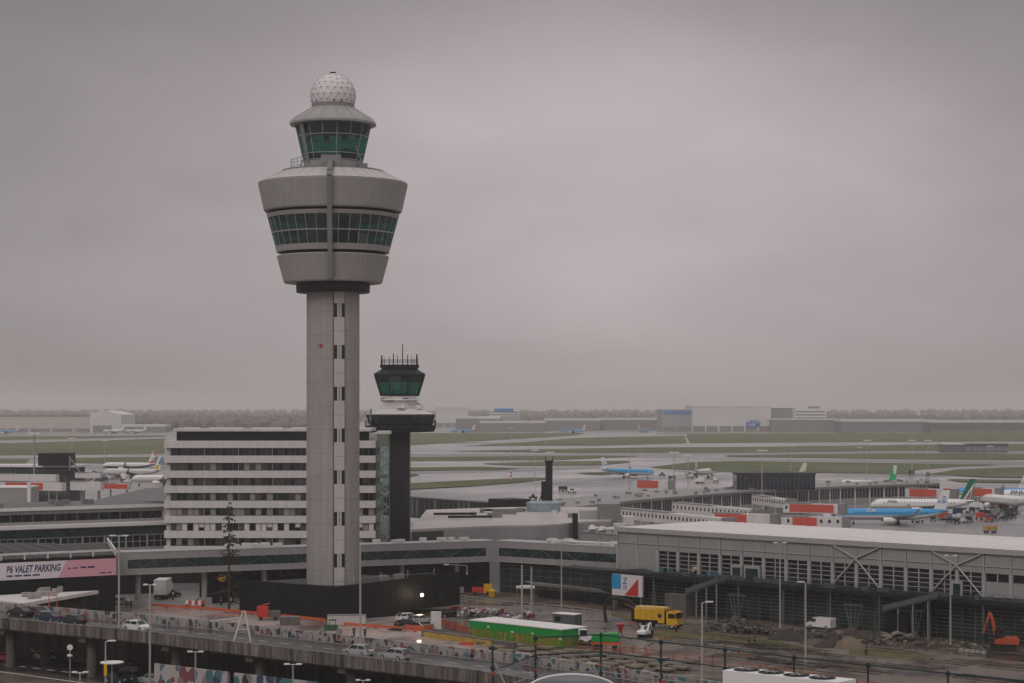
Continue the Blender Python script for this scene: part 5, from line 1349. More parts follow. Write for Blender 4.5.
# lit globe lamp
x,y=ax(422,372); zt=HC-(595-HZ)*y/F
gl_=thing('globe_lamp','lit warm globe lamp on a short post by the black pavilion','lamp post',(x,y-8,0)); y-=8; x=ax(422,y)[0]; zt=HC-(595-HZ)*y/F
MB().tube((x,y,0),(x,y,zt-.4),.08,.06,6).build('pole',darkmetal,gl_); MB().ball((x,y,zt),.30,2).build('lamp_globe',lampglow,gl_,True)
pl_=bpy.data.lights.new('globe_light','POINT'); pl_.energy=300; pl_.color=(1,.8,.5); pl_.shadow_soft_size=.55; po=bpy.data.objects.new('globe_light',pl_); col.objects.link(po); po.parent=gl_; po.location=(0,0,zt)
MATS['lit lamp globe'].node_tree.nodes['Principled BSDF'].inputs['Emission Strength'].default_value=8
x,y=ax(430,385); gl2=thing('globe_lamp','smaller lit globe lamp further under the black pavilion','lamp post',(x,y,0)); MB().tube((x,y,0),(x,y,2.0),.06).build('pole',darkmetal,gl2); MB().ball((x,y,2.0),.28,2).build('lamp_globe',lampglow,gl2,True)

# ------------------------------------------------------------------ cars
def car(label,kind='hatch'):
    t=thing('car',label,'car',(0,0,0),0,'cars and vans on the roads')
    def loft(secs,m):
        b=MB().use(m); n=len(secs)
        for x,w0,z0,w1,z1 in secs: b.v += [(x,-w0,z0),(x,w0,z0),(x,w1,z1),(x,-w1,z1)]
        for i in range(n-1):
            for k in range(4): b.f.append([i*4+k,i*4+(k+1)%4,(i+1)*4+(k+1)%4,(i+1)*4+k]); b.m.append(0)
        b.f.append([0,1,2,3]); b.f.append([(n-1)*4+k for k in (3,2,1,0)]); b.m += [0,0]
        return b
    prm={'hatch':[(1.05,.55,-1.35,-1.95,1.46)],'wagon':[(1.0,.35,-1.75,-2.2,1.46)],'saloon':[(.95,.3,-.95,-1.7,1.43)]}[kind][0]
    a,b_,c,d_,ht=prm
    body=loft([(2.2,.55,.35,.6,.62),(2.05,.80,.28,.78,.74),(1.2,.88,.25,.82,.92),(0,.89,.25,.84,.95),(-1.5,.89,.26,.84,.98),(-2.05,.84,.3,.78,.95),(-2.2,.72,.38,.70,.80)],carwhite)
    body.add([(b_,-.60,ht),(b_,.60,ht),(c,.58,ht-.02),(c,-.58,ht-.02),(b_-.1,-.62,ht-.09),(b_-.1,.62,ht-.09),(c+.05,.61,ht-.11),(c+.05,-.61,ht-.11)],[(0,1,2,3),(7,6,5,4),(0,4,5,1),(1,5,6,2),(2,6,7,3),(3,7,4,0)])
    for s in (-1,1):
        for (xx,zz0,x2,z2) in ((a,.93,b_,ht),((a+d_)/2-.1,.95,(b_+c)/2,ht-.02),(d_,.95,c,ht-.02)): body.tube((xx,s*.80,zz0),(x2,s*.60,z2-.04),.05,.05,4)
    body.build('body',None,None,False).parent=t
    g_=MB().add([(a,-.78,.90),(a,.78,.90),(d_,.78,.93),(d_,-.78,.93),(b_,-.59,ht-.05),(b_,.59,ht-.05),(c,.57,ht-.07),(c,-.57,ht-.07)],[(0,1,5,4),(1,2,6,5),(2,3,7,6),(3,0,4,7),(4,5,6,7)])
    g_.build('window',carglass).parent=t
    for sx in (1.35,-1.35):
        for sy in (-.80,.80):
            w_=MB().use(rubber).tube((sx,sy-.10,.32),(sx,sy+.10,.32),.32,.32,14); o=w_.build('wheel'); o.parent=t
            r_=MB().use(steelpole).tube((sx,sy+.101*(1 if sy>0 else -1),.32),(sx,sy+.115*(1 if sy>0 else -1),.32),.2,.2,10).build('rim'); r_.parent=o
    for s in (-1,1):
        MB().box((2.12,s*.58,.66),(.14,.34,.16)).build('headlight',lampclr).parent=t
        MB().box((-2.14,s*.62,.84),(.14,.26,.22)).build('taillight',lampred).parent=t
        MB().box((.85,s*.92,.98),(.14,.2,.14)).build('wing_mirror',carwhite).parent=t
    return t
def van(label):
    t=thing('van',label,'van',(0,0,0),0,'cars and vans on the roads')
    b=MB().use(carwhite)
    pr=[(2.5,.35),(2.5,.95),(1.9,1.12),(1.2,1.85),(.9,1.98),(-2.4,1.98),(-2.5,1.85),(-2.5,.35)]
    n=len(pr); b.add([(x,-.92 if z<1.2 else -.84,z) for x,z in pr]+[(x,.92 if z<1.2 else .84,z) for x,z in pr],[tuple(range(n)),tuple(range(2*n-1,n-1,-1))]+[(i,(i+1)%n,n+(i+1)%n,n+i) for i in range(n)])
    b.build('body').parent=t
    g=MB().add([(1.84,-.78,1.2),(1.84,.78,1.2),(1.24,.74,1.86),(1.24,-.74,1.86)],[(0,1,2,3)])
    g.v=[(x+.03,y,z+.02) for x,y,z in g.v]; 
    for s in (-1,1): g.add([(1.75,s*.93,1.22),(.5,s*.93,1.22),(.5,s*.865,1.78),(1.25,s*.865,1.78)],[(0,1,2,3)])
    g.build('window',carglass).parent=t
    for sx in (1.6,-1.55):
        for sy in (-.84,.84):
            o=MB().use(rubber).tube((sx,sy-.11,.34),(sx,sy+.11,.34),.34,.34,14).build('wheel'); o.parent=t
            MB().use(steelpole).tube((sx,sy+.111*(1 if sy>0 else -1),.34),(sx,sy+.12*(1 if sy>0 else -1),.34),.2,.2,10).build('rim').parent=o
    for s in (-1,1):
        MB().box((2.47,s*.66,.85),(.12,.34,.22)).build('headlight',lampclr).parent=t; MB().box((-2.48,s*.82,1.1),(.08,.14,.5)).build('taillight',lampred).parent=t
    MB().bx(2.42,2.56,-.9,.9,.3,.55).build('bumper',darkmetal).parent=t
    return t
protos={k:car('proto '+k,k) for k in ('hatch','wagon','saloon')}
used=set()
def put(kind,label,loc,hd,paint):
    p=protos[kind]
    if kind not in used:
        used.add(kind); p.location=loc; p.rotation_euler=(0,0,hd); p['label']=label
        for c in p.children:
            for sl in c.material_slots:
                if sl.material is carwhite: sl.link='OBJECT'; sl.material=paint
        return p
    r=p.copy(); col.objects.link(r); r.location=loc; r.rotation_euler=(0,0,hd); r['label']=label
    for ch in p.children:
        c=ch.copy(); col.objects.link(c); c.parent=r
        for sl in c.material_slots:
            if ch.name.split('.')[0] in ('body','wing_mirror'): sl.link='OBJECT'; sl.material=paint
        for g in ch.children: d=g.copy(); col.objects.link(d); d.parent=c
    return r
ZV=6.94
def onv(px,o,):       # on the viaduct at column px, offset o from near edge
    P=voff(o)
    for a,c in zip(P,P[1:]):
        k=(px-512)/F; f=lambda p:p[0]-k*p[1]
        if f(a)<=0<=f(c):
            u=-f(a)/(f(c)-f(a)); return (a[0]+(c[0]-a[0])*u,a[1]+(c[1]-a[1])*u,ZV), math.atan2(c[1]-a[1],c[0]-a[0])
for kind,lb,px,o,rev,pt in (('hatch','white hatchback on the viaduct beside a tall mast',137,3.2,0,carwhite),('hatch','silver hatchback on the viaduct left of the silver estate car',359,3.4,1,carsilver),('wagon','silver estate car on the viaduct in front of the mural',395,3.6,1,carsilver),
      ('saloon','black saloon on the viaduct at the far left edge',20,6.5,1,cardark),('saloon','dark blue saloon with red tail lamps on the viaduct',49,4.2,1,carblue),('hatch','black hatchback on the viaduct right of the dark blue saloon',73,3.2,1,cardark),('wagon','grey estate car on the viaduct behind the dark blue saloon',38,8.2,0,cargrey)):
    loc,hd=onv(px,o); put(kind,lb,loc,hd+(PI if rev else 0),pt)
for kind,lb,px,py,hd,pt in (('wagon','white car with blue stripe parked on the lower road under the viaduct',44.5,660,2.3,carwhite),('saloon','dark red car under the viaduct at the left edge',7,661,2.4,carred),('wagon','silver car beside the lit globe lamp under the black pavilion',421,623,.5,carsilver),('hatch','white car half behind the silver one under the black pavilion',408,621,.5,carwhite),('saloon','dark car just right of the white pavilion column',449,617,.5,cardark),('hatch','black car in front of the silver one by the orange barrier',407,628,.6,cardark),
       ('saloon','white car on the forecourt in front of the corridor columns',121,604.5,-.1,carwhite),('hatch','dark car parked deep under the corridor',170,597,.4,cardark),('saloon','dark grey car under corridor beside the bare conifer',245,603,.3,cargrey),('saloon','dark car at bottom edge in front of the hoarding',118,683,-.65,cardark),('saloon','silver car at the bottom edge before the hoarding',152,684,2.4,carsilver),('wagon','white car at the bottom edge before the hoarding',176,687,2.4,carwhite),('hatch','silver car at bottom edge near the short lamp',205,690,2.4,carsilver),('saloon','grey car under the viaduct by the round sign',132,672,2.4,cargrey)):
    x,y=g2(px,py); put(kind,lb,(x,y,.02),hd,pt)
vn1=van('white van parked in front of the green glass hall'); p=H.p(H.t(821,4.9),4.9,.04); vn1.location=p; vn1.rotation_euler=(0,0,math.radians(138))
# white box truck seen from behind under the corridor
x,y=g2(160,600); BT=thing('box_truck','white box truck seen from behind under the corridor','truck',(x,y,0))
MB().bx(x-1.25,x+1.25,y,y+6,1.0,3.9).build('cargo_box',offwhite,BT); MB().bx(x-1.1,x+1.1,y+6.1,y+8,.6,2.8).build('cab',whitepaint,BT)
b=MB().bx(x-1.2,x+1.2,y+.2,y+7.5,.55,.95); b.build('chassis',darkmetal,BT)
for yy in (1.2,6.8):
    for s in (-1,1): MB().tube((x+s*1.1-.15,y+yy,.48),(x+s*1.1+.15,y+yy,.48),.48,.48,12).build('wheel',rubber,BT)
for s in (-1,1): MB().box((x+s*1.05,y-.03,.9),(.25,.06,.2)).build('taillight',lampred,BT)

# ------------------------------------------------------------------ yellow suction truck
def ytruck():
    x,y=g2(658,628.0); hd=math.radians(-32)
    t=thing('suction_truck','yellow suction excavator truck with black boom and hose on the muddy site','truck',(x,y,.05),hd); t.scale=(.95,.95,.95)
    MY=yellowm
    def bd(b,n,m=None,par=None): o=b.build(n,m); o.parent=par or t; return o
    bd(MB().bx(-4.4,4.2,-.5,.5,.75,1.1),'chassis',darkmetal); bd(MB().bx(-4.15,.55,-1.19,1.19,1.12,1.44),'skirt',blackmetal); bd(MB().bx(1.95,2.25,-1.1,1.1,1.0,3.3),'cab_gap',blackmetal)
    sm=MB()
    for q in (-3.0,-1.8,-.6): sm.bx(q-.03,q+.03,-1.235,1.235,1.5,3.3)
    bd(sm,'panel_seam',mat('dark yellow seam',(.25,.13,.01),.6))
    b=MB().use(MY); b.bx(-4.2,.6,-1.22,1.22,1.45,3.35); b.use(MY).bx(.62,1.9,-1.24,1.24,1.0,3.6); bd(b,'tank_body')
    bd(MB().bx(-4.1,1.8,-.95,.95,3.62,3.8).bx(-4.15,.55,-1.05,1.05,3.37,3.6),'roof_cover',mat('pale yellow top',(.62,.43,.14),.5,var=.05))
    bd(MB().tube((1.0,-1.27,2.3),(1.0,-1.25,2.3),.42,.42,16),'round_emblem',navym)
    pr=[(4.35,.75),(4.4,1.9),(4.15,3.05),(3.9,3.15),(2.3,3.15),(2.3,.75)]
    n=len(pr); b=MB().use(MY).add([(px,-1.2,pz) for px,pz in pr]+[(px,1.2,pz) for px,pz in pr],[tuple(range(n)),tuple(range(2*n-1,n-1,-1))]+[(i,(i+1)%n,n+(i+1)%n,n+i) for i in range(n)])
    cab=bd(b,'cab')
    bd(MB().add([(4.42,-1.08,1.95),(4.42,1.08,1.95),(4.19,1.02,2.95),(4.19,-1.02,2.95)],[(0,1,2,3)]),'windscreen',carglass,cab)
    for s in (-1,1): bd(MB().bx(2.7,4.0,s*1.2-.02 if s<0 else 1.2,s*1.2 if s<0 else 1.22,1.95,2.8),'side_window',carglass,cab); bd(MB().box((4.3,s*1.38,2.4),(.15,.2,.6)),'wing_mirror',darkmetal,cab); bd(MB().box((4.42,s*.9,1.05),(.08,.3,.2)),'headlight',lampclr)
    bd(MB().bx(4.2,4.5,-1.2,1.2,.5,.8),'bumper',darkmetal)
    bd(MB().bx(3.2,3.7,-.6,.6,3.15,3.35),'beacon_bar',orangem,cab)
    for sx in (3.4,-1.6,-3.0):
        for s in (-1,1):
            o=bd(MB().tube((sx,s*1.0-.17,.52),(sx,s*1.0+.17,.52),.52,.52,16),'wheel',rubber); bd(MB().tube((sx,s*1.172,.52),(sx,s*1.19,.52),.28,.28,10),'rim',steelpole,o)
    bd(MB().bx(-4.9,-4.2,-1.1,1.1,1.0,3.2),'rear_housing',blackmetal)
    bd(MB().tube((-4.5,0,3.1),(-6.6,-.3,4.0),.22,.18,8).tube((-2.5,0,3.7),(-4.6,0,3.3),.2,.2,8),'boom',mat('maroon boom',(.10,.03,.025),.5))
    pts=[(-4.3,0,3.3),(-5.8,0,4.5),(-8.0,-.4,5.0),(-9.6,-.6,4.9),(-10.5,-.7,4.0),(-10.7,-.7,2.5),(-10.4,-.6,.4)]
    bd(MB().path(pts,.30,8),'suction_hose',rubber)
ytruck()
# excavators
def excavator(label,loc,hd,paint,cabp,sc,pose):
    t=thing('excavator',label,'excavator',loc,hd)
    def bd(b,n,m=None,par=None): 
        b.v=[(x*sc,y*sc,z*sc) for x,y,z in b.v]; o=b.build(n,m); o.parent=par or t; return o
    for s in (-1,1):
        b=MB().use(rubber); pr=[(1.7,.15),(1.95,.45),(1.7,.85),(-1.7,.85),(-1.95,.45),(-1.7,.15),(-1.5,.0),(1.5,.0)]; n=len(pr)
        b.add([(x,s*1.15-.28,z) for x,z in pr]+[(x,s*1.15+.28,z) for x,z in pr],[tuple(range(n)),tuple(range(2*n-1,n-1,-1))]+[(i,(i+1)%n,n+(i+1)%n,n+i) for i in range(n)])
        bd(b,'track')
    bd(MB().bx(-1,1,-.85,.85,.4,.95),'undercarriage',darkmetal)
    pr=[(1.2,1.0),(1.2,1.75),(-.3,2.0),(-2.1,1.95),(-2.4,1.6),(-2.35,1.0)]; n=len(pr)
    b=MB().use(paint).add([(x,-1.2,z) for x,z in pr]+[(x,1.2,z) for x,z in pr],[tuple(range(n)),tuple(range(2*n-1,n-1,-1))]+[(i,(i+1)%n,n+(i+1)%n,n+i) for i in range(n)])
    bd(b,'body')
    c=bd(MB().use(cabp).bx(-.2,1.25,.25,1.18,1.75,1.98).bx(-.25,1.2,.22,1.2,2.9,3.02).bx(-.2,-.1,.25,1.18,1.98,2.9).bx(1.12,1.22,.25,.33,1.98,2.9).bx(1.12,1.22,1.1,1.18,1.98,2.9),'cab')
    bd(MB().bx(-.08,1.14,.28,1.15,1.99,2.89),'cab_window',carglass,c)
    j=pose
    bd(MB().use(paint).tube((1.0,-.2,1.6),j[0],.28,.26,6).tube(j[0],j[1],.26,.2,6),'boom')
    bd(MB().use(paint).tube(j[1],j[2],.2,.15,6),'arm'); bd(MB().use(steelpole).tube((1.1,-.2,1.5),(j[0][0]*.8+.3,-.2,j[0][2]*.8),.08,.08,6),'ram')
    q=j[2]; b=MB().use(darkmetal).add([(q[0],-.65,q[2]),(q[0],.25,q[2]),(q[0]-.9,.25,q[2]-.2),(q[0]-.9,-.65,q[2]-.2),(q[0]+.1,-.65,q[2]-.9),(q[0]+.1,.25,q[2]-.9),(q[0]-.5,.25,q[2]-1.0),(q[0]-.5,-.65,q[2]-1.0)],[(0,1,5,4),(1,2,6,5),(2,3,7,6),(3,0,4,7),(4,5,6,7)]); bd(b,'bucket')
    return t
x,y=g2(1003,650.5); excavator('orange tracked excavator with raised arm at the right edge',(x,y,.04),math.radians(165),digger,blackmetal,1.05,[(1.5,-.2,4.4),(1.9,-.2,5.6),(2.9,-.2,2.3)])
x,y=g2(645,637.5); excavator('small white and red mini excavator in front of the yellow truck',(x,y,.04),math.radians(60),whitepaint,whitepaint,.62,[(2.2,-.2,3.4),(3.0,-.2,3.6),(3.9,-.2,1.6)])
# green dumper on orange chassis, trailer
x,y=g2(606,649.5); hd=math.radians(-8)
GD=thing('dump_trailer','green rounded skip on an orange wheeled trailer at the end of the green shed','trailer',(x,y,.03),hd); GD.scale=(.86,.86,.86)
def bd(b,n,m,par=GD): o=b.build(n,m); o.parent=par; return o
b=MB(); pr=[(2.4,1.5),(2.6,2.6),(2.2,3.0),(-1.9,2.9),(-2.6,2.3),(-2.6,1.5)]; n=len(pr)
bd(b.add([(a,-1.0,c) for a,c in pr]+[(a,1.0,c) for a,c in pr],[tuple(range(n)),tuple(range(2*n-1,n-1,-1))]+[(i,(i+1)%n,n+(i+1)%n,n+i) for i in range(n)]),'skip',greenm)
bd(MB().bx(-2.6,2.6,-.9,.9,.95,1.42).bx(2.6,3.2,-.1,.1,1.0,1.2),'chassis',orangem)
for sx in (-1.9,-1.0,1.6):
    for s in (-1,1): bd(MB().tube((sx,s*.85-.15,.45),(sx,s*.85+.15,.45),.45,.45,14),'wheel',rubber)
x,y=g2(585,645.5); TC=thing('tractor_unit','small white cab machine between the green shed and the green skip','machine',(x,y,.03),.2)
def bd2(b,n,m): o=b.build(n,m); o.parent=TC; return o
bd2(MB().bx(-1,1,-.8,.8,.7,1.5).bx(-1.1,.2,-.75,.75,2.5,2.62).bx(-1.1,-1.0,-.75,.75,1.5,2.5),'body',whitepaint); bd2(MB().bx(-.98,.15,-.7,.7,1.52,2.48),'window',carglass)
for sx in (-.8,.8):
    for s in (-1,1): bd2(MB().tube((sx,s*.75-.15,.5),(sx,s*.75+.15,.5),.5,.5,12),'wheel',rubber)
x,y=g2(620.5,637); RF=thing('red_hopper','red funnel shaped hopper on a stand beside the green skip','hopper',(x,y,.03)); MB().lathe([(.2,.7),(.28,1.2),(.75,2.1),(.75,2.2)],12,(x,y)).build('funnel',redm,RF)
b=MB()
for a in range(4): b.tube((x+.45*math.cos(a*PI/2+.7),y+.45*math.sin(a*PI/2+.7),0),(x+.3*math.cos(a*PI/2+.7),y+.3*math.sin(a*PI/2+.7),1.5),.06)
b.build('leg',darkmetal,RF)
# long green shed
ga=g2(470,637); gb=g2(562,647.6)
fg=Fr(ga,(gb[0]-ga[0],gb[1]-ga[1])); LG=math.dist(ga,gb)
GS=thing('green_shed','long low green container shed with flat white roof and weathered yellow green lower walls','shed',(ga[0],ga[1],.02))
MB().use(greenm).fb(fg,0,LG,-5.8,0,1.5,2.75).build('upper_wall',None,GS); MB().use(greenlow).fb(fg,.02,LG-.02,-5.78,-.02,.02,1.5).build('lower_wall',None,GS); MB().use(roofpale).fb(fg,-.1,LG+.1,-5.9,.1,2.75,2.9).build('roof',None,GS)
b=MB().use(whitepaint)
for t,z in ((4,1.9),(9.5,1.5),(14,1.6),(LG-.6,1.2)): b.fb(fg,t,t+.5,0,.03,z,z+.25)
build_parts(b,'notice',None,GS)
b=MB().use(yelloww)
for i in range(26): t=R.uniform(.3,LG-.5); b.fb(fg,t,t+.07,-.02,.01,.05,1.48)
build_parts(b,'door_edge',None,GS)
ga2=g2(553,627); fg2=Fr(ga2,(g2(577,629)[0]-ga2[0],g2(577,629)[1]-ga2[1])); SS=thing('site_cabin','small grey green site cabin with pale roof behind the green shed','site cabin',(ga2[0],ga2[1],.02)); MB().use(frame_gr).fb(fg2,0,4.4,-2.4,0,.02,2.3).build('wall',None,SS); MB().use(roofpale).fb(fg2,-.1,4.5,-2.5,.1,2.3,2.42).build('roof',None,SS); MB().use(pane_dk).fb(fg2,.5,1.6,0,.03,1.1,1.9).build('window',None,SS)
# white canopy on legs + pallet of colour
x,y=g2(526,603); WC=thing('white_shelter','small white flat topped shelter on four legs in front of the twin masts','shelter',(x,y,.02))
MB().bx(x-1.9,x+1.7,y-1,y+1,2.9,3.25).bx(x-1.2,x+1.0,y-.8,y+.8,3.25,3.4).build('roof',offwhite,WC)
for sx in (-1.7,1.5):
    for sy in (-.8,.8): MB().tube((x+sx,y+sy,0),(x+sx,y+sy,2.9),.09).build('leg',greymetal,WC)
x,y=g2(482,595); EQ=thing('forklift','small red and yellow forklift beside the raised corridor corner','forklift',(x,y,.02)); MB().bx(x-2,x+.3,y-.8,y+.8,.5,1.6).build('body',redm,EQ); MB().bx(x+.35,x+2.0,y-.8,y+.8,.4,2.2).build('mast_guard',yellowm,EQ); MB().bx(x-1.2,x+.2,y-.7,y+.7,2.3,2.4).tube((x-1.1,y,1.6),(x-1.1,y,2.3),.06).build('roof',darkmetal,EQ)
for sx in (-1.4,1.2):
    for sy in (-.8,.8): MB().tube((x+sx,y+sy-.12,.4),(x+sx,y+sy+.12,.4),.4,.4,10).build('wheel',rubber,EQ)
x,y=g2(492,597); YB=thing('yellow_bin','round yellow bin in front of the red forklift','bin',(x,y,.02)); MB().lathe([(.6,0),(.75,1.2)],12,(x,y)).build('bin_body',yellowm,YB); MB().lathe([(.8,1.2),(.5,1.5),(.1,1.6)],12,(x,y)).build('lid',yellowm,YB)

# ------------------------------------------------------------------ fences and barriers
def fence(label,pts,z0,h,mp,mr,step,name='barrier_fence',rails=(.9,.45),r=.06,mesh=None):
    f=thing(name,label,'fence',(pts[0][0],pts[0][1],z0))
    c=MB(); m=MB()
    for a,e in zip(pts,pts[1:]):
        fr=Fr(a,(e[0]-a[0],e[1]-a[1])); Ln=math.dist(a,e); n=max(1,int(Ln/step))
        for i in range(n+1): 
            t=Ln*i/n; MB().tube(fr.p(t,0,z0),fr.p(t,0,z0+h),r,r,5).box(fr.p(t,0,z0+.06),(.25,.6,.12),fr.rz).build('post',mp,f)
        for k in rails: c.fb(fr,0,Ln,-.03,.03,z0+h*k-.05,z0+h*k+.05)
        if mesh: m.fb(fr,0,Ln,-.012,.012,z0+.2,z0+h*.9)
    c.build('rail',mr,f)
    if mesh: m.build('infill_panel',mesh,f)
    return f
def GL(*p): return [g2(a,b) for a,b in p]
fence('long fence of red orange posts and rails from green skip to lower right',GL((578,650),(620,654),(660,659),(700,665),(725,669),(760,674),(800,680),(840,686),(890,694),(950,705)),.03,1.25,mat('dark red orange post',(.32,.07,.035),.6,var=.2),orange_f,2.4,rails=(.95,.5,.2),r=.09)
fence('low solid orange barrier line on forecourt before the black pavilion',GL((150,607),(200,610),(250,614.5),(325,622)),.02,.65,orangem,orangem,3,mesh=orangem)
fence('second orange barrier between tower mast and the silver car',GL((344,626),(375,628.5),(402,630.5)),.02,.65,orangem,orangem,3,mesh=orangem)
fence('orange mesh fence beside the white pavilion column',GL((405,631),(425,633),(432,631),(437,625)),.02,1.2,orange_f,orange_f,2,mesh=orangem)
fence('faded red mesh fence between pavilion column and green shed',GL((441,626),(455,630),(468,634)),.02,1.3,orange_f,orange_f,2,mesh=orange_f)
fence('grey railing along the muddy track behind the green shed',GL((455,600),(500,606),(560,611),(610,617)),.04,1.1,steelpole,steelpole,3,'track_railing')
YK=thing('yellow_beam','long faded yellow and grey beam lying on the forecourt','beam',(g2(425,637)[0],g2(425,637)[1],.02)); fy=Fr(g2(425,636.5),(g2(492,646)[0]-g2(425,636.5)[0],g2(492,646)[1]-g2(425,636.5)[1])); LY=math.dist(g2(425,636.5),g2(492,646))
MB().use(yelloww).fb(fy,0,LY,0,.3,.02,.75).build('yellow_face',None,YK); MB().use(viaconc2).fb(fy,-1,LY+5,-.9,-.02,.02,.95).build('grey_block',None,YK)
# scattered stacks of timber and slabs
proto=None
k=0
for row in range(4):
    for i in range(8):
        px=488+i*29+row*11+R.uniform(-4,4); py=644.5+row*4.4+i*2.7+R.uniform(-.4,.4)
        if px>690 or py>676: continue
        x,y=g2(px,py); a=math.radians(-42)+R.uniform(-.12,.12)
        if proto is None:
            proto=thing('board_stack','flat stack of weathered boards among the stacks laid out behind the mural barrier','board stack',(x,y,.03),a,'board stacks behind the mural barrier')
            b=MB().use(woodm)
            for q in range(4): b.bx(-1.5,1.5,-.8+q*.41,-.8+q*.41+.34,.2,.5)
            b.build('board',None).parent=proto
            b=MB().use(darkmetal)
            for q in (-1.5,0,1.5): b.bx(q*.8-.08,q*.8+.08,-.6,.6,0,.2)
            b.build('bearer',None).parent=proto
        else: dup(proto,(x,y,.03),a,proto['label'])
for px,py,m,lb in ((466,644.5,redm,'red bundle of sheet lying on the wet forecourt'),(488,643,yellowm,'yellow plank at the end of the long beam'),(395,630.5,darkmetal,'dark plank on the forecourt before the orange mesh')):
    x,y=g2(px,py); o=MB().box((0,0,.12),(2.4,.5,.2)).box((.3,.1,.28),(1.8,.3,.12)).build('loose_plank',m); o.location=(x,y,.02); o.rotation_euler=(0,0,-.4+R.uniform(-.3,.3)); tag(o,lb,'plank')
# machinery on forecourt
x,y=g2(268,620); RT=thing('red_generator','red wheeled generator on the forecourt behind the A shaped frame','generator',(x,y,.02)); MB().bx(x-1.9,x+.1,y-.7,y+.7,.5,2.4).build('housing',redm,RT); MB().bx(x+.15,x+2.2,y-.7,y+.7,.5,1.7).build('crate',viaconc2,RT)
for s in (-1.2,1.4): MB().tube((x+s,y-.85,.35),(x+s,y-.6,.35),.35,.35,10).build('wheel',rubber,RT)
MB().tube((x-1.9,y,2.3),(x+.3,y,3.0),.1).build('boom',redm,RT)
x,y=g2(290,625); CT=thing('grey_container','low grey container on the forecourt right of the red generator','container',(x,y,.02)); MB().bx(x-1.7,x+1.7,y-.7,y+.7,.05,1.4).build('shell',viaconc2,CT); MB().bx(x-1.75,x+1.75,y-.75,y+.75,1.4,1.5).build('lid',greymetal,CT)
x,y=g2(345,625); CW=thing('pale_container','pale low container at the pavilion wall beside the tall slim mast','container',(x,y,.02)); MB().bx(x-3,x+3.6,y-.8,y+.8,.05,1.7).build('shell',concrete_lt,CW); MB().bx(x-3.05,x+3.65,y-.85,y+.85,1.7,1.82).build('lid',greymetal,CW)
x,y=g2(332,634); GR=thing('roller_machine','dark green compact roller on the forecourt above the mural','roller',(x,y,.02)); MB().bx(x-1.3,x+.9,y-.7,y+.7,.6,1.5).build('body',mat('moss green',(.03,.08,.04),.5),GR); MB().tube((x-1.5,y-.8,.5),(x-1.5,y+.8,.5),.5,.5,12).build('drum',greymetal,GR); MB().tube((x+1.2,y-.8,.5),(x+1.2,y+.8,.5),.5,.5,12).build('drum',greymetal,GR); b=MB().bx(x-.5,x+.7,y-.6,y+.6,2.3,2.4)
for sx in (-.4,.6): b.tube((x+sx,y-.5,1.5),(x+sx,y-.5,2.3),.05)
b.build('roof',darkmetal,GR)
# orange sign posts near the white canopy
for px,lb in ((49,'left of a pair of thin orange poles before the white pavilion'),(57,'right of a pair of thin orange poles before the white pavilion')):
    x,y=ax(px,330); p=thing('orange_pole',lb,'pole',(x,y,0),0,'thin orange poles'); MB().tube((x,y,0),(x,y,HC-(592-HZ)*330/F),.09,.07,6).build('pole',orangem,p); MB().box((x,y,2.4),(1.5,.1,1.2)).build('sign_plate',orangem,p)
x,y=ax(222,383); p=thing('orange_sign','round orange sign on a post in the dark under the corridor','sign',(x,y,0)); MB().tube((x,y,0),(x,y,5),.06).build('post',darkmetal,p); MB().tube((x,y-.05,5.2),(x,y+.05,5.2),.75,.75,14).build('plate',mat('amber sign',(.55,.26,.03),.5),p)
x,y=g2(195,607); p=thing('hazard_trailer','red and white hazard barrier trailer on the forecourt under the corridor','trailer',(x,y,.02)); b=MB()
for i in range(6): b.use(redm if i%2 else whitepaint).bx(x-1.8+i*.6,x-1.2+i*.6,y-.3,y+.3,.4,1.2)
b.build('striped_board',None,p); MB().tube((x-1.5,y-.5,.3),(x-1.5,y+.5,.3),.3,.3,10).tube((x+1.5,y-.5,.3),(x+1.5,y+.5,.3),.3,.3,10).build('wheel',rubber,p)
x,y=ax(70,281); p=thing('round_sign','round red and white traffic sign under the viaduct','traffic sign',(x,y,0)); MB().tube((x,y,0),(x,y,4.6),.07).build('post',steelpole,p); MB().tube((x,y-.06,4.3),(x,y+.0,4.3),.42,.42,16).use(whitepaint).build('plate',redm,p); MB().tube((x,y-.08,4.3),(x,y-.06,4.3),.26,.26,16).build('white_face',whitepaint,p); MB().tube((x,y-.08,3.0),(x,y-.0,3.3),.38,.38,14).build('lower_plate',whitepaint,p)
x,y=ax(105.5,252); p=thing('yellow_sign','narrow yellow sign on the post of the disc headed lamp','sign',(x,y,3.9)); MB().bx(x-.2,x+.2,y-.06,y+.06,4.3,5.7).build('plate',yellowm,p)
x,y=ax(112,255); p=thing('white_disc_sign','wide flat white disc panel beside the disc headed lamp','sign',(x,y,0)); MB().tube((x,y,0),(x,y,5.5),.08).build('post',steelpole,p); MB().lathe([(1.5,5.5),(1.5,5.62)],18,(x,y)).build('disc',whitepaint,p)

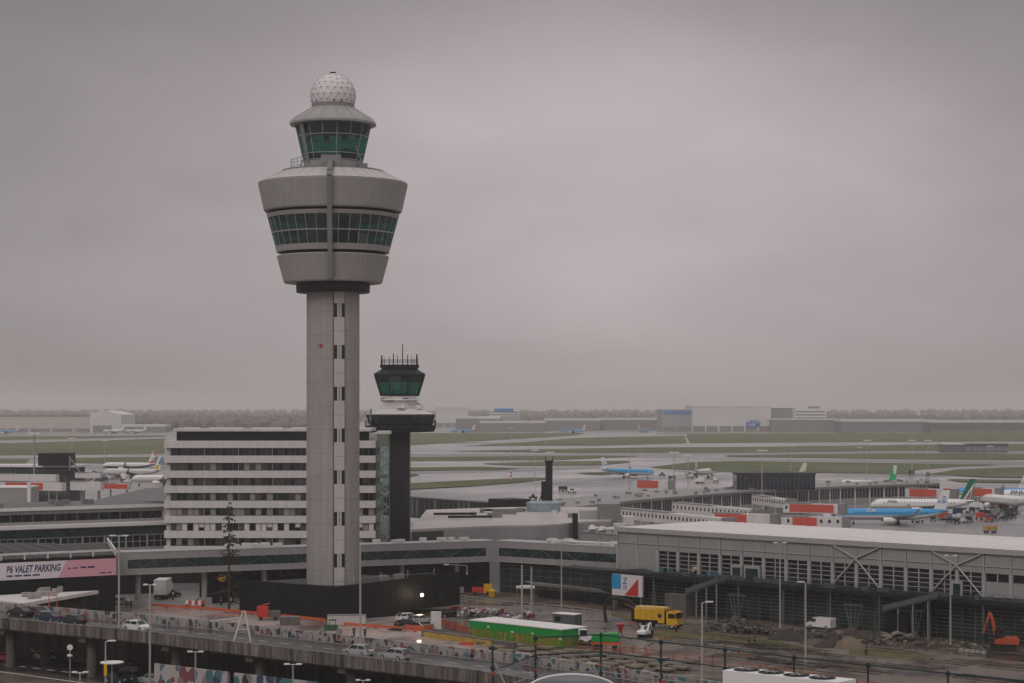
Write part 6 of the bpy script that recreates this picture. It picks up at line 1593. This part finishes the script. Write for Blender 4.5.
# ------------------------------------------------------------------ rubble and mounds
b=MB()
def rocks(px0,px1,ya,yb,n,h,s0,s1):
    for i in range(n):
        u=R.random(); px=px0+(px1-px0)*u; py=ya+(yb-ya)*u+R.uniform(-4,3); x,y=g2(px,py); env=math.sin(PI*min(1,max(0,u)))**.5
        if R.random()<.45: b.use(rubblem).ball((x,y,R.random()**1.5*h*env),R.uniform(s0,s1),1,(1,R.uniform(.5,1),R.uniform(.3,.8)),.3)
        else: b.use(R.choice([rubblem,soilm,slabm,rubblem])).box((x,y,R.random()**1.5*h*env),(R.uniform(s0,s1)*2,R.uniform(s0,s1)*1.6,R.uniform(.15,.5)),R.uniform(0,3),R.uniform(-.6,.6),R.uniform(-.6,.6))
rocks(708,775,627,634,460,1.3,.15,.55); rocks(770,900,634,644,420,.8,.15,.55); rocks(900,990,640,650,140,.35,.15,.5)
stuff(b.build('rubble',None))
b=MB()
for i in range(150):
    x,y=g2(R.uniform(700,880),0+R.uniform(622,645)) ; 
    b.ball((x,y,.1),R.uniform(.15,.4),1,(1,1,.5),.3)
for i in range(420):
    px=R.uniform(470,1010); py=R.uniform(600,640)+(px-470)*.055; x,y=g2(px,py); b.ball((x,y,.05),R.uniform(.08,.35),1,(1,1,.45),.3)
stuff(b.build('debris',rubblem))
def mound(label,px,py,rx,h,m):
    x,y=g2(px,py); v=[];n=26;rg=9
    b=MB(); b.v.append((x,y,h))
    for j in range(1,rg+1):
        k=j/rg
        for i in range(n):
            a=2*PI*i/n; q=k*rx*(1+.12*math.sin(3*a+px)+R.uniform(-.05,.05)); b.v.append((x+math.cos(a)*q,y+math.sin(a)*q*.8,max(-.1,h*(1-k**1.6)*(1+R.uniform(-.12,.12))-(.1 if j==rg else 0))))
    for i in range(n): b.f.append([0,1+i,1+(i+1)%n]); b.m.append(0)
    for j in range(rg-1):
        for i in range(n): b.f.append([1+j*n+i,1+(j+1)*n+i,1+(j+1)*n+(i+1)%n,1+j*n+(i+1)%n]); b.m.append(0)
    o=b.build('soil_mound',m,None,True); tag(o,label,'mound','mounds of soil on the site'); return o
mound('dark soil mound beside the thin tall mast',787,639,3.6,1.5,soilm); mound('dark brown soil mound between two others on the grass strip',833,647,3.0,1.4,soilm); mound('pale sandy mound on the grass strip',849,648.5,2.7,1.9,sandm); mound('low brown mound left of the dark brown one',817,645,2.8,1.1,rubblem); mound('wide dark soil heap behind the pale sandy mound',858,639,5.5,1.3,soilm)
b=MB()
for i in range(9): 
    x,y=g2(886+i*3+R.uniform(-3,3),641+R.uniform(-2,2)); b.box((x,y,.7+R.uniform(0,.6)),(2.2,1.1,.2),R.uniform(0,3),R.uniform(-.4,.4),R.uniform(-.4,.4))
o=b.build('slab_pile',slabm); tag(o,'tumbled pile of pale broken slabs on the muddy site','slab pile')
pb0=None
for i in range(5):
    x,y=g2(961+i*5.6,651.5+i*.7)
    if pb0 is None:
        pb0=MB().box((0,0,.19),(.7,.5,.38)).box((0,0,.43),(.55,.38,.1)).build('concrete_block',concrete); tag(pb0,'pale concrete block in the row of blocks left of the orange excavator','concrete block','row of concrete blocks'); pb0.location=(x,y,.03)
    else: dup(pb0,(x,y,.03),0,pb0['label'])

# ------------------------------------------------------------------ bicycles and people
BK=None
bl='parked bicycle in the crowded rows between pavilion and green shed'
mats_b=[darkmetal,carred,navym,whitepaint,greymetal]
for i in range(64):
    px=R.uniform(446,532); py=611+(px-446)*.10+R.uniform(-1.5,6.5)
    x,y=g2(px,py); a=R.choice([.6,.75,-.7])+R.uniform(-.2,.2)
    if BK is None:
        b=MB().use(rubber)
        for sx in (-.52,.52):
            n=12; 
            for q in range(n): a0,a1=2*PI*q/n,2*PI*(q+1)/n; b.tube((sx+.33*math.cos(a0),0,.34+.33*math.sin(a0)),(sx+.33*math.cos(a1),0,.34+.33*math.sin(a1)),.035,.035,4)
        b.use(greymetal).path([(-.52,0,.34),(-.15,0,.32),(.35,0,.82),(-.28,0,.80),(-.52,0,.34)],.04,4).path([(.52,0,.34),(.35,0,.85),(.33,0,1.05)],.04,4).tube((-.15,0,.32),(-.30,0,.95),.04,.04,4).tube((.3,-.28,1.05),(.3,.28,1.05),.04,.04,4).box((-.31,0,.98),(.28,.16,.08)).box((.55,0,.9),(.4,.36,.28))
        BK=b.build('bicycle'); tag(BK,bl,'bicycle','bicycles parked by the green shed'); BK.location=(x,y,.04); BK.rotation_euler=(0,0,a)
    else: dup(BK,(x,y,.04),a,bl,None,{'grey metal':R.choice(mats_b)},R.uniform(1.0,1.15))
def person(label,loc,hd,top,bot,stride=.18,hat=None):
    V=[(0,0,.95),(0,0,1.15),(0,0,1.38),(0,0,1.50),(.02,0,1.62),(0,.19,1.42),(.06,.25,1.15),(.16,.25,.92),(0,-.19,1.42),(-.05,-.25,1.15),(.05,-.25,.90),(0,.10,.88),(stride*.6,.10,.48),(stride*.5,.10,.08),(stride*.5+.16,.10,.04),(0,-.10,.88),(-stride*.2,-.10,.48),(-stride,-.10,.08),(-stride+.16,-.10,.04),(.02,0,1.74)]
    E=[(0,1),(1,2),(2,3),(3,4),(4,19),(2,5),(5,6),(6,7),(2,8),(8,9),(9,10),(0,11),(11,12),(12,13),(13,14),(0,15),(15,16),(16,17),(17,18)]
    rad=[.15,.14,.16,.065,.10,.075,.055,.04,.075,.055,.04,.095,.07,.05,.04,.095,.07,.05,.04,.085]
    me=bpy.data.meshes.new('person'); me.from_pydata(V,E,[]); o=bpy.data.objects.new('person',me); col.objects.link(o); tag(o,label,'person'); o.location=loc; o.rotation_euler=(0,0,hd)
    def skin(ob,rr):
        m_=ob.modifiers.new('skin','SKIN')
        for i,v in enumerate(ob.data.skin_vertices[0].data): v.radius=(rr[i],rr[i]); v.use_root=(i==0)
        s_=ob.modifiers.new('sub','SUBSURF'); s_.levels=s_.render_levels=1
    bpy.context.view_layer.update()
    skin(o,rad); me.materials.append(skinm)
    def cloth(name,idx,grow,m):
        mp={k:i for i,k in enumerate(idx)}; ee=[(mp[a],mp[c]) for a,c in E if a in mp and c in mp]
        m2=bpy.data.meshes.new(name); m2.from_pydata([V[k] for k in idx],ee,[]); c=bpy.data.objects.new(name,m2); col.objects.link(c); c.parent=o; skin(c,[rad[k]+grow for k in idx]); m2.materials.append(m); return c
    cloth('jacket',[0,1,2,5,6,8,9],.025,top); cloth('trousers',[0,11,12,13,15,16,17],.02,bot)
    h=MB().ball((0,0,1.72),.125,2,(1,1,.95)); h.v=[v for v in h.v]; hh=h.build('hair' if hat is None else 'helmet',hat or hairm); hh.parent=o
    return o
x,y=g2(33,659); person('person in yellow hi vis jacket standing beside the parked white car under the viaduct',(x,y,.03),2.4,hivis,trouser)
x,y=g2(221,606); person('person in dark clothes walking past the orange sign',(x,y,.02),.3,cardark,trouser)
x,y=g2(231,606); person('person in pale jacket near the bare conifer',(x,y,.02),2.8,concrete_lt,trouser)
b=MB()
for i in range(34):
    px=R.uniform(640,1040); py=622+(px-640)*.075+R.uniform(0,32); x,y=g2(px,py); a=-PI/4+R.uniform(-.12,.12); L_=R.uniform(8,26); c,s_=math.cos(a),math.sin(a)
    for o in (0,1.9):
        q=[(x-s_*o,y+c*o)]
        for k in range(1,7): q.append((q[-1][0]+c*L_/6-s_*R.uniform(-.3,.3),q[-1][1]+s_*L_/6+c*R.uniform(-.3,.3)))
        for (xa_,ya_),(xb_,yb_) in zip(q,q[1:]): b.poly([(xa_+s_*.22,ya_-c*.22,.055+i*.0008+o*.0002),(xb_+s_*.22,yb_-c*.22,.055+i*.0008+o*.0002),(xb_-s_*.22,yb_+c*.22,.055+i*.0008+o*.0002),(xa_-s_*.22,ya_+c*.22,.055+i*.0008+o*.0002)])
struct(b.build('tyre_ruts',wet('wet rut',(.03,.025,.022),.08,.3,.4,lo=.4,hi=.55)))
x,y=g2(354,637); person('person in dark clothes with yellow helmet, left of two on the forecourt before the mast',(x,y,.02),1.2,cardark,trouser,.1,yellowm)
x,y=g2(365,638); person('person in dark clothes with yellow helmet, right of two on the forecourt before the mast',(x,y,.02),2.4,cardark,trouser,.14,yellowm)
x,y=g2(676,633); person('person in orange jacket in front of the yellow truck cab',(x,y,.04),2.4,orangem,trouser,.12,whitepaint)
x,y=g2(173,600); person('person in white jacket beside the white box truck',(x,y,.02),.5,whitepaint,trouser)
x,y=g2(755,645.5); person('person in dark coat on the site track near grass edge',(x,y,.04),.5,cardark,trouser)
x,y=g2(749,646); person('person in dark green coat left of the other walker on the track',(x,y,.04),.4,teal_post,trouser)
x,y=g2(866,656); person('person in dark clothes by the pale sandy mound',(x,y,.04),2.8,cardark,trouser)

# ------------------------------------------------------------------ bare conifer in front of the corridor
x,y=g2(229,610.5); TH=HC-(500-HZ)*y/F
TR=thing('bare_conifer','tall thin half bare dark conifer in front of the raised corridor','tree',(x,y,0))
b=MB().tube((x,y,0),(x,y,TH*.6),.26,.15,8).tube((x,y,TH*.6),(x,y,TH),.15,.03,6); b.build('trunk',barkm,TR)
b=MB(); lf=MB(); 
for k in range(120):
    z=R.uniform(3.5,TH-.4); ml=(1-(z/TH))*4.2+.5; 
    if 9<z<12.5: ml*=.75
    l=ml*R.uniform(.5,1.2); a=R.uniform(0,2*PI); dz=-l*R.uniform(.05,.3)
    q=(x+math.cos(a)*l,y+math.sin(a)*l,z+dz); b.tube((x,y,z),q,.05,.015,4,False)
    for j in range(int(4+l*4)):
        u=R.uniform(.25,1.05); c=(x+(q[0]-x)*u,y+(q[1]-y)*u,z+dz*u)
        hh=R.uniform(.15,.5); w_=R.uniform(.08,.22); an=R.uniform(0,PI)
        d_=(math.cos(an)*w_,math.sin(an)*w_)
        lf.poly([(c[0]-d_[0],c[1]-d_[1],c[2]+.06),(c[0]+d_[0],c[1]+d_[1],c[2]+.06),(c[0]+d_[0]*.4,c[1]+d_[1]*.4,c[2]-hh)])
cr=lf.build('crown',twigm,TR); b.build('branch',barkm,TR)

# ------------------------------------------------------------------ airside service vehicles
SV=[]
def servp(kind):
    t=thing('service_vehicle','x','service vehicle',(0,0,0),0,'airside service vehicles')
    if kind==0:
        MB().bx(-2.6,.7,-1.1,1.1,.7,2.9).build('cargo_box',offwhite).parent=t; MB().bx(.8,2.5,-1.05,1.05,.6,2.2).build('cab',whitepaint).parent=t; MB().bx(1.6,2.53,-.9,.9,1.4,2.1).build('window',carglass).parent=t
    elif kind==1:
        MB().bx(-1.5,1.5,-.8,.8,.4,1.1).bx(-.5,.5,-.75,.75,1.9,2.0).build('body',whitepaint).parent=t; MB().bx(-.48,.48,-.7,.7,1.1,1.9).build('window',carglass).parent=t
    elif kind==2:
        MB().bx(-2,2,-1,1,.6,.9).build('bed',greymetal).parent=t; MB().bx(-1.8,-.2,-.9,.9,.9,2.2).bx(.1,1.8,-.9,.9,.9,2.1).build('load',whitepaint).parent=t
    for sx in (-1.2,1.2):
        for s in (-1,1): MB().tube((sx,s*.85-.12,.4),(sx,s*.85+.12,.4),.4,.4,10).build('wheel',rubber).parent=t
    return t
pr_=[servp(0),servp(1),servp(2)]; first=[True]*3
sv=[(37,498.5,0,'white truck left of the pale bridge right of the left pier',whitepaint),(44,499,1,'light blue tug below the left walkway with red advert',bluem),(62,499,2,'row of white carts below the pale bridge at left',whitepaint),(72,498,2,'white carts right of the other white carts at left',whitepaint),(78,474,0,'white truck among the clutter near the left pier',whitepaint),(86,480,0,'red truck among the clutter near the left pier',redm),(92,476,2,'grey carts among the clutter near the left pier',greymetal),(98,482,1,'dark tug among the clutter near the left pier',cardark),(118,478,0,'red truck in front of the airliner with dark blue belly',redm),(126,480,0,'white truck in front of the airliner with dark blue belly',whitepaint),(66,497,1,'yellow green tug below the pale bridge at left',hivis),
    (690,478,0,'white truck right of the taxiing light blue airliner',whitepaint),(662,476,1,'dark tug on the apron right of the taxiing airliner',cardark),(672,480,2,'dark carts on the apron right of the taxiing airliner',cardark),(700,483,0,'white truck left of the dark rooftop lounge',whitepaint),(716,482,2,'row of white carts left of the dark rooftop lounge',whitepaint),(912,475,0,'dark truck on the taxiway right of the bright green tail',cardark),(928,476,1,'small dark tug on the taxiway right of the bright green tail',cardark),
    (782,520,2,'grey carts behind the pale hall roof below the red adverts',greymetal),(800,521,1,'teal tug behind the pale hall roof below the red adverts',bluem),(826,523,0,'white truck at the nose of the light blue airliner',whitepaint),(838,525,1,'dark tug at the nose of the light blue airliner',cardark),(946,520,2,'blue and white carts behind the tail of the light blue airliner',crownblue),(955,516,0,'dark blue truck behind the tail of the light blue airliner',carblue),(964,513,1,'white tug right of the striped tail',whitepaint),(985,516,2,'dark carts under the airliner cut by the right edge',cardark),(975,509,0,'white truck under the airliner cut by the right edge',whitepaint),(996,512,1,'grey tug under the airliner cut by the right edge',greymetal),(1008,518,2,'teal carts at the right edge of the apron',teal_post),(1003,508,0,'dark truck at the right edge of the apron',cardark),(990,533,2,'yellow machine alone on the wet apron above the hall roof',yelloww),(545,495,1,'small dark tug on the apron left of the dark mast',cardark),(533,499,1,'dark tug left of the dark mast near the walkway box',cardark),(563,491,2,'dark carts on the apron right of the dark mast',cardark),(572,493,1,'white tug on the apron right of the dark mast',whitepaint)]
for px,py,k,lb,pt in sv:
    x,y=g2(px,py); a=R.uniform(0,PI)
    if first[k]:
        o=pr_[k]; first[k]=False; o.location=(x,y,0); o.rotation_euler=(0,0,a); o['label']=lb
    else:
        o=dup(pr_[k],(x,y,0),a,lb)
    for c in o.children:
        if c.name.split('.')[0] in ('cargo_box','body','load'):
            for sl in c.material_slots: sl.link='OBJECT'; sl.material=pt

cart=None
for reg,n,lb,gname in (((862,1022,509,524),26,'dark piece of ground equipment among the carts around the airliners at right','ground equipment around the airliners at right'),((66,132,473,484),26,'small cart in the clutter of ground equipment right of the left pier','ground equipment right of the left pier')):
    for i in range(n):
        x,y=g2(R.uniform(reg[0],reg[1]),R.uniform(reg[2],reg[3])); a=R.uniform(0,PI)
        if cart is None:
            b=MB().use(greymetal).bx(-1.4,1.4,-.75,.75,.45,.65).use(darkmetal).bx(-1.2,-.1,-.7,.7,.66,1.7).bx(.2,1.2,-.6,.6,.66,1.3).tube((1.4,0,.55),(2.3,0,.5),.06).use(rubber)
            for sx in (-1,1):
                for s in (-1,1): b.tube((sx,s*.7-.1,.28),(sx,s*.7+.1,.28),.28,.28,8)
            cart=b.build('baggage_cart'); tag(cart,lb,'baggage cart',gname); cart.location=(x,y,0); cart.rotation_euler=(0,0,a)
        else: dup(cart,(x,y,0),a,lb,gname,{'charcoal metal':R.choice([darkmetal,carblue,whitepaint,teal_post,greymetal,redm,offwhite])},R.uniform(.9,1.5))
# ------------------------------------------------------------------ near roof edge, scaffold rail, chiller, rooflight
RBd=thing('near_wing','flat roofed lower wing of the building the view is taken from','building',(30,30,0))
rpts=[(-.9,57.0),(.7,59.0),(2.75,60.2),(34,28.5),(40,10),(-6,10),(-6,55)]
MB().use(concrete2).prism(rpts,0,29.0).build('wall',None,RBd); MB().use(roofgrey).prism(rpts,29.0,29.25).build('roof',None,RBd)
SCF=thing('scaffold_rail','dark scaffold tube guard rail with clamps standing on the near roof edge','scaffold',(2.7,60,29.25))
def pz(px,py,Y): return at(px,py,Y)
base=[(492.5,647,57.0),(535.5,637,59.0),(601,634,60.0)]
Yn=60.0
for px,py in ((661,641),(725,648.5),(794,656.5),(868,664.5),(948,672.5),(1034,681)): base.append((px,py,60.0*230/(py-HZ)))
ps=[at(*p) for p in base]
for i,(p,bb) in enumerate(zip(ps,base)):
    P_=MB().use(teal_post).tube((p[0],p[1],29.25),(p[0],p[1],p[2]+.05),.027,.027,8)
    for dz in (.02,.58,1.12): P_.box((p[0],p[1],p[2]-dz-.02),(.095,.095,.10),R.uniform(0,1))
    P_.build('post',None,SCF)
for a,c in zip(ps,ps[1:]):
    first_=a is ps[0]
    for dz,r_ in ((.02,.022),(.53,.020),(.60,.02),(1.12,.022)):
        if first_ and dz<.1: continue
        MB().use(teal_post if dz<.55 else greymetal).tube((a[0],a[1],(a[2] if not first_ else c[2])-dz-(.2 if first_ else 0)),(c[0],c[1],c[2]-dz),r_,r_,6).build('rail',None,SCF)
b=MB().use(redm)
for p,dz in ((ps[0],.75),(ps[1],.95),(ps[2],.95),(ps[3],1.15),(ps[1],.2)): b.box((p[0]+.02,p[1]-.05,p[2]-dz),(.07,.04,.08))
for (px,py,Y) in ((738.5,652,56.2),(936,672.5,51.8)): b.box(at(px,py,Y),(.07,.05,.07))
build_parts(b,'clamp_tag',None,SCF)
MB().use(greymetal).tube(at(495,663,57),at(506,686,56.5),.025,.025,6).build('brace',None,SCF)
CHx=thing('rooftop_chiller','white rooftop cooling unit with four dark fans on the near roof','cooling unit',(6.6,48,29.25))
zt_=HC-(668-HZ)*48.2/F
A1=at(741,667,49.4); B1=at(856,679,49.4*263/275); 
fc=Fr((A1[0],A1[1]),(B1[0]-A1[0],B1[1]-A1[1])); Lc=math.dist(A1[:2],B1[:2]); zt_=A1[2]
MB().use(whitepaint).fb(fc,0,Lc,0,.78,29.4,zt_).build('casing',None,CHx)
b=MB().use(darkmetal).fb(fc,.1,Lc-.1,.1,.7,29.25,29.4); b.build('base_frame',None,CHx)
for i in range(4):
    t=Lc*(.13+.22*i); p=fc.p(t,.38,zt_); F_=MB().use(darkmetal).lathe([(.31,zt_),(.32,zt_+.02),(.28,zt_+.025),(.26,zt_+.01)],16,(p[0],p[1]),0,True).use(blackmetal).tube((p[0],p[1],zt_),(p[0],p[1],zt_+.012),.26,.26,14)
    for q in range(5): a=q*2*PI/5; F_.use(greymetal).box((p[0]+.1*math.cos(a),p[1]+.1*math.sin(a),zt_+.03),(.17,.07,.012),a)
    F_.build('fan',None,CHx)
MB().use(greymetal).fb(fc,.25,.55,.78,.80,29.6,zt_-.35).fb(fc,Lc-.8,Lc-.3,.78,.80,29.6,zt_-.3).build('access_panel',None,CHx)
RL=thing('rooflight','dark domed rooflight with a white rim on the near roof','rooflight',(2,53.5,29.25))
b=MB(); cx,cy=at(572,0,54)[0],54.0; zr_=HC-(675.2-HZ)*54/F
pr=[(1.25,29.25),(1.25,zr_-.45)]
b.use(whitepaint).lathe(pr,28,(cx,cy)); b.build('kerb',None,RL)
bm_=MB().use(mat('smoked dome',(.045,.05,.055),.15,var=.1)).lathe([(1.2,zr_-.45),(1.12,zr_-.28),(.9,zr_-.14),(.5,zr_-.03),(.001,zr_)],28,(cx,cy)); bm_.build('dome',None,RL,True)
n=24; pts=[(cx+1.22*math.cos(a),cy+.18*math.sin(a)*0-.0+1.22*math.sin(a)*0, zr_-.42+.44*math.sin(a)) for a in [PI*k/n for k in range(n+1)]]
MB().use(whitepaint).path(pts,.035,6).build('rim',None,RL)
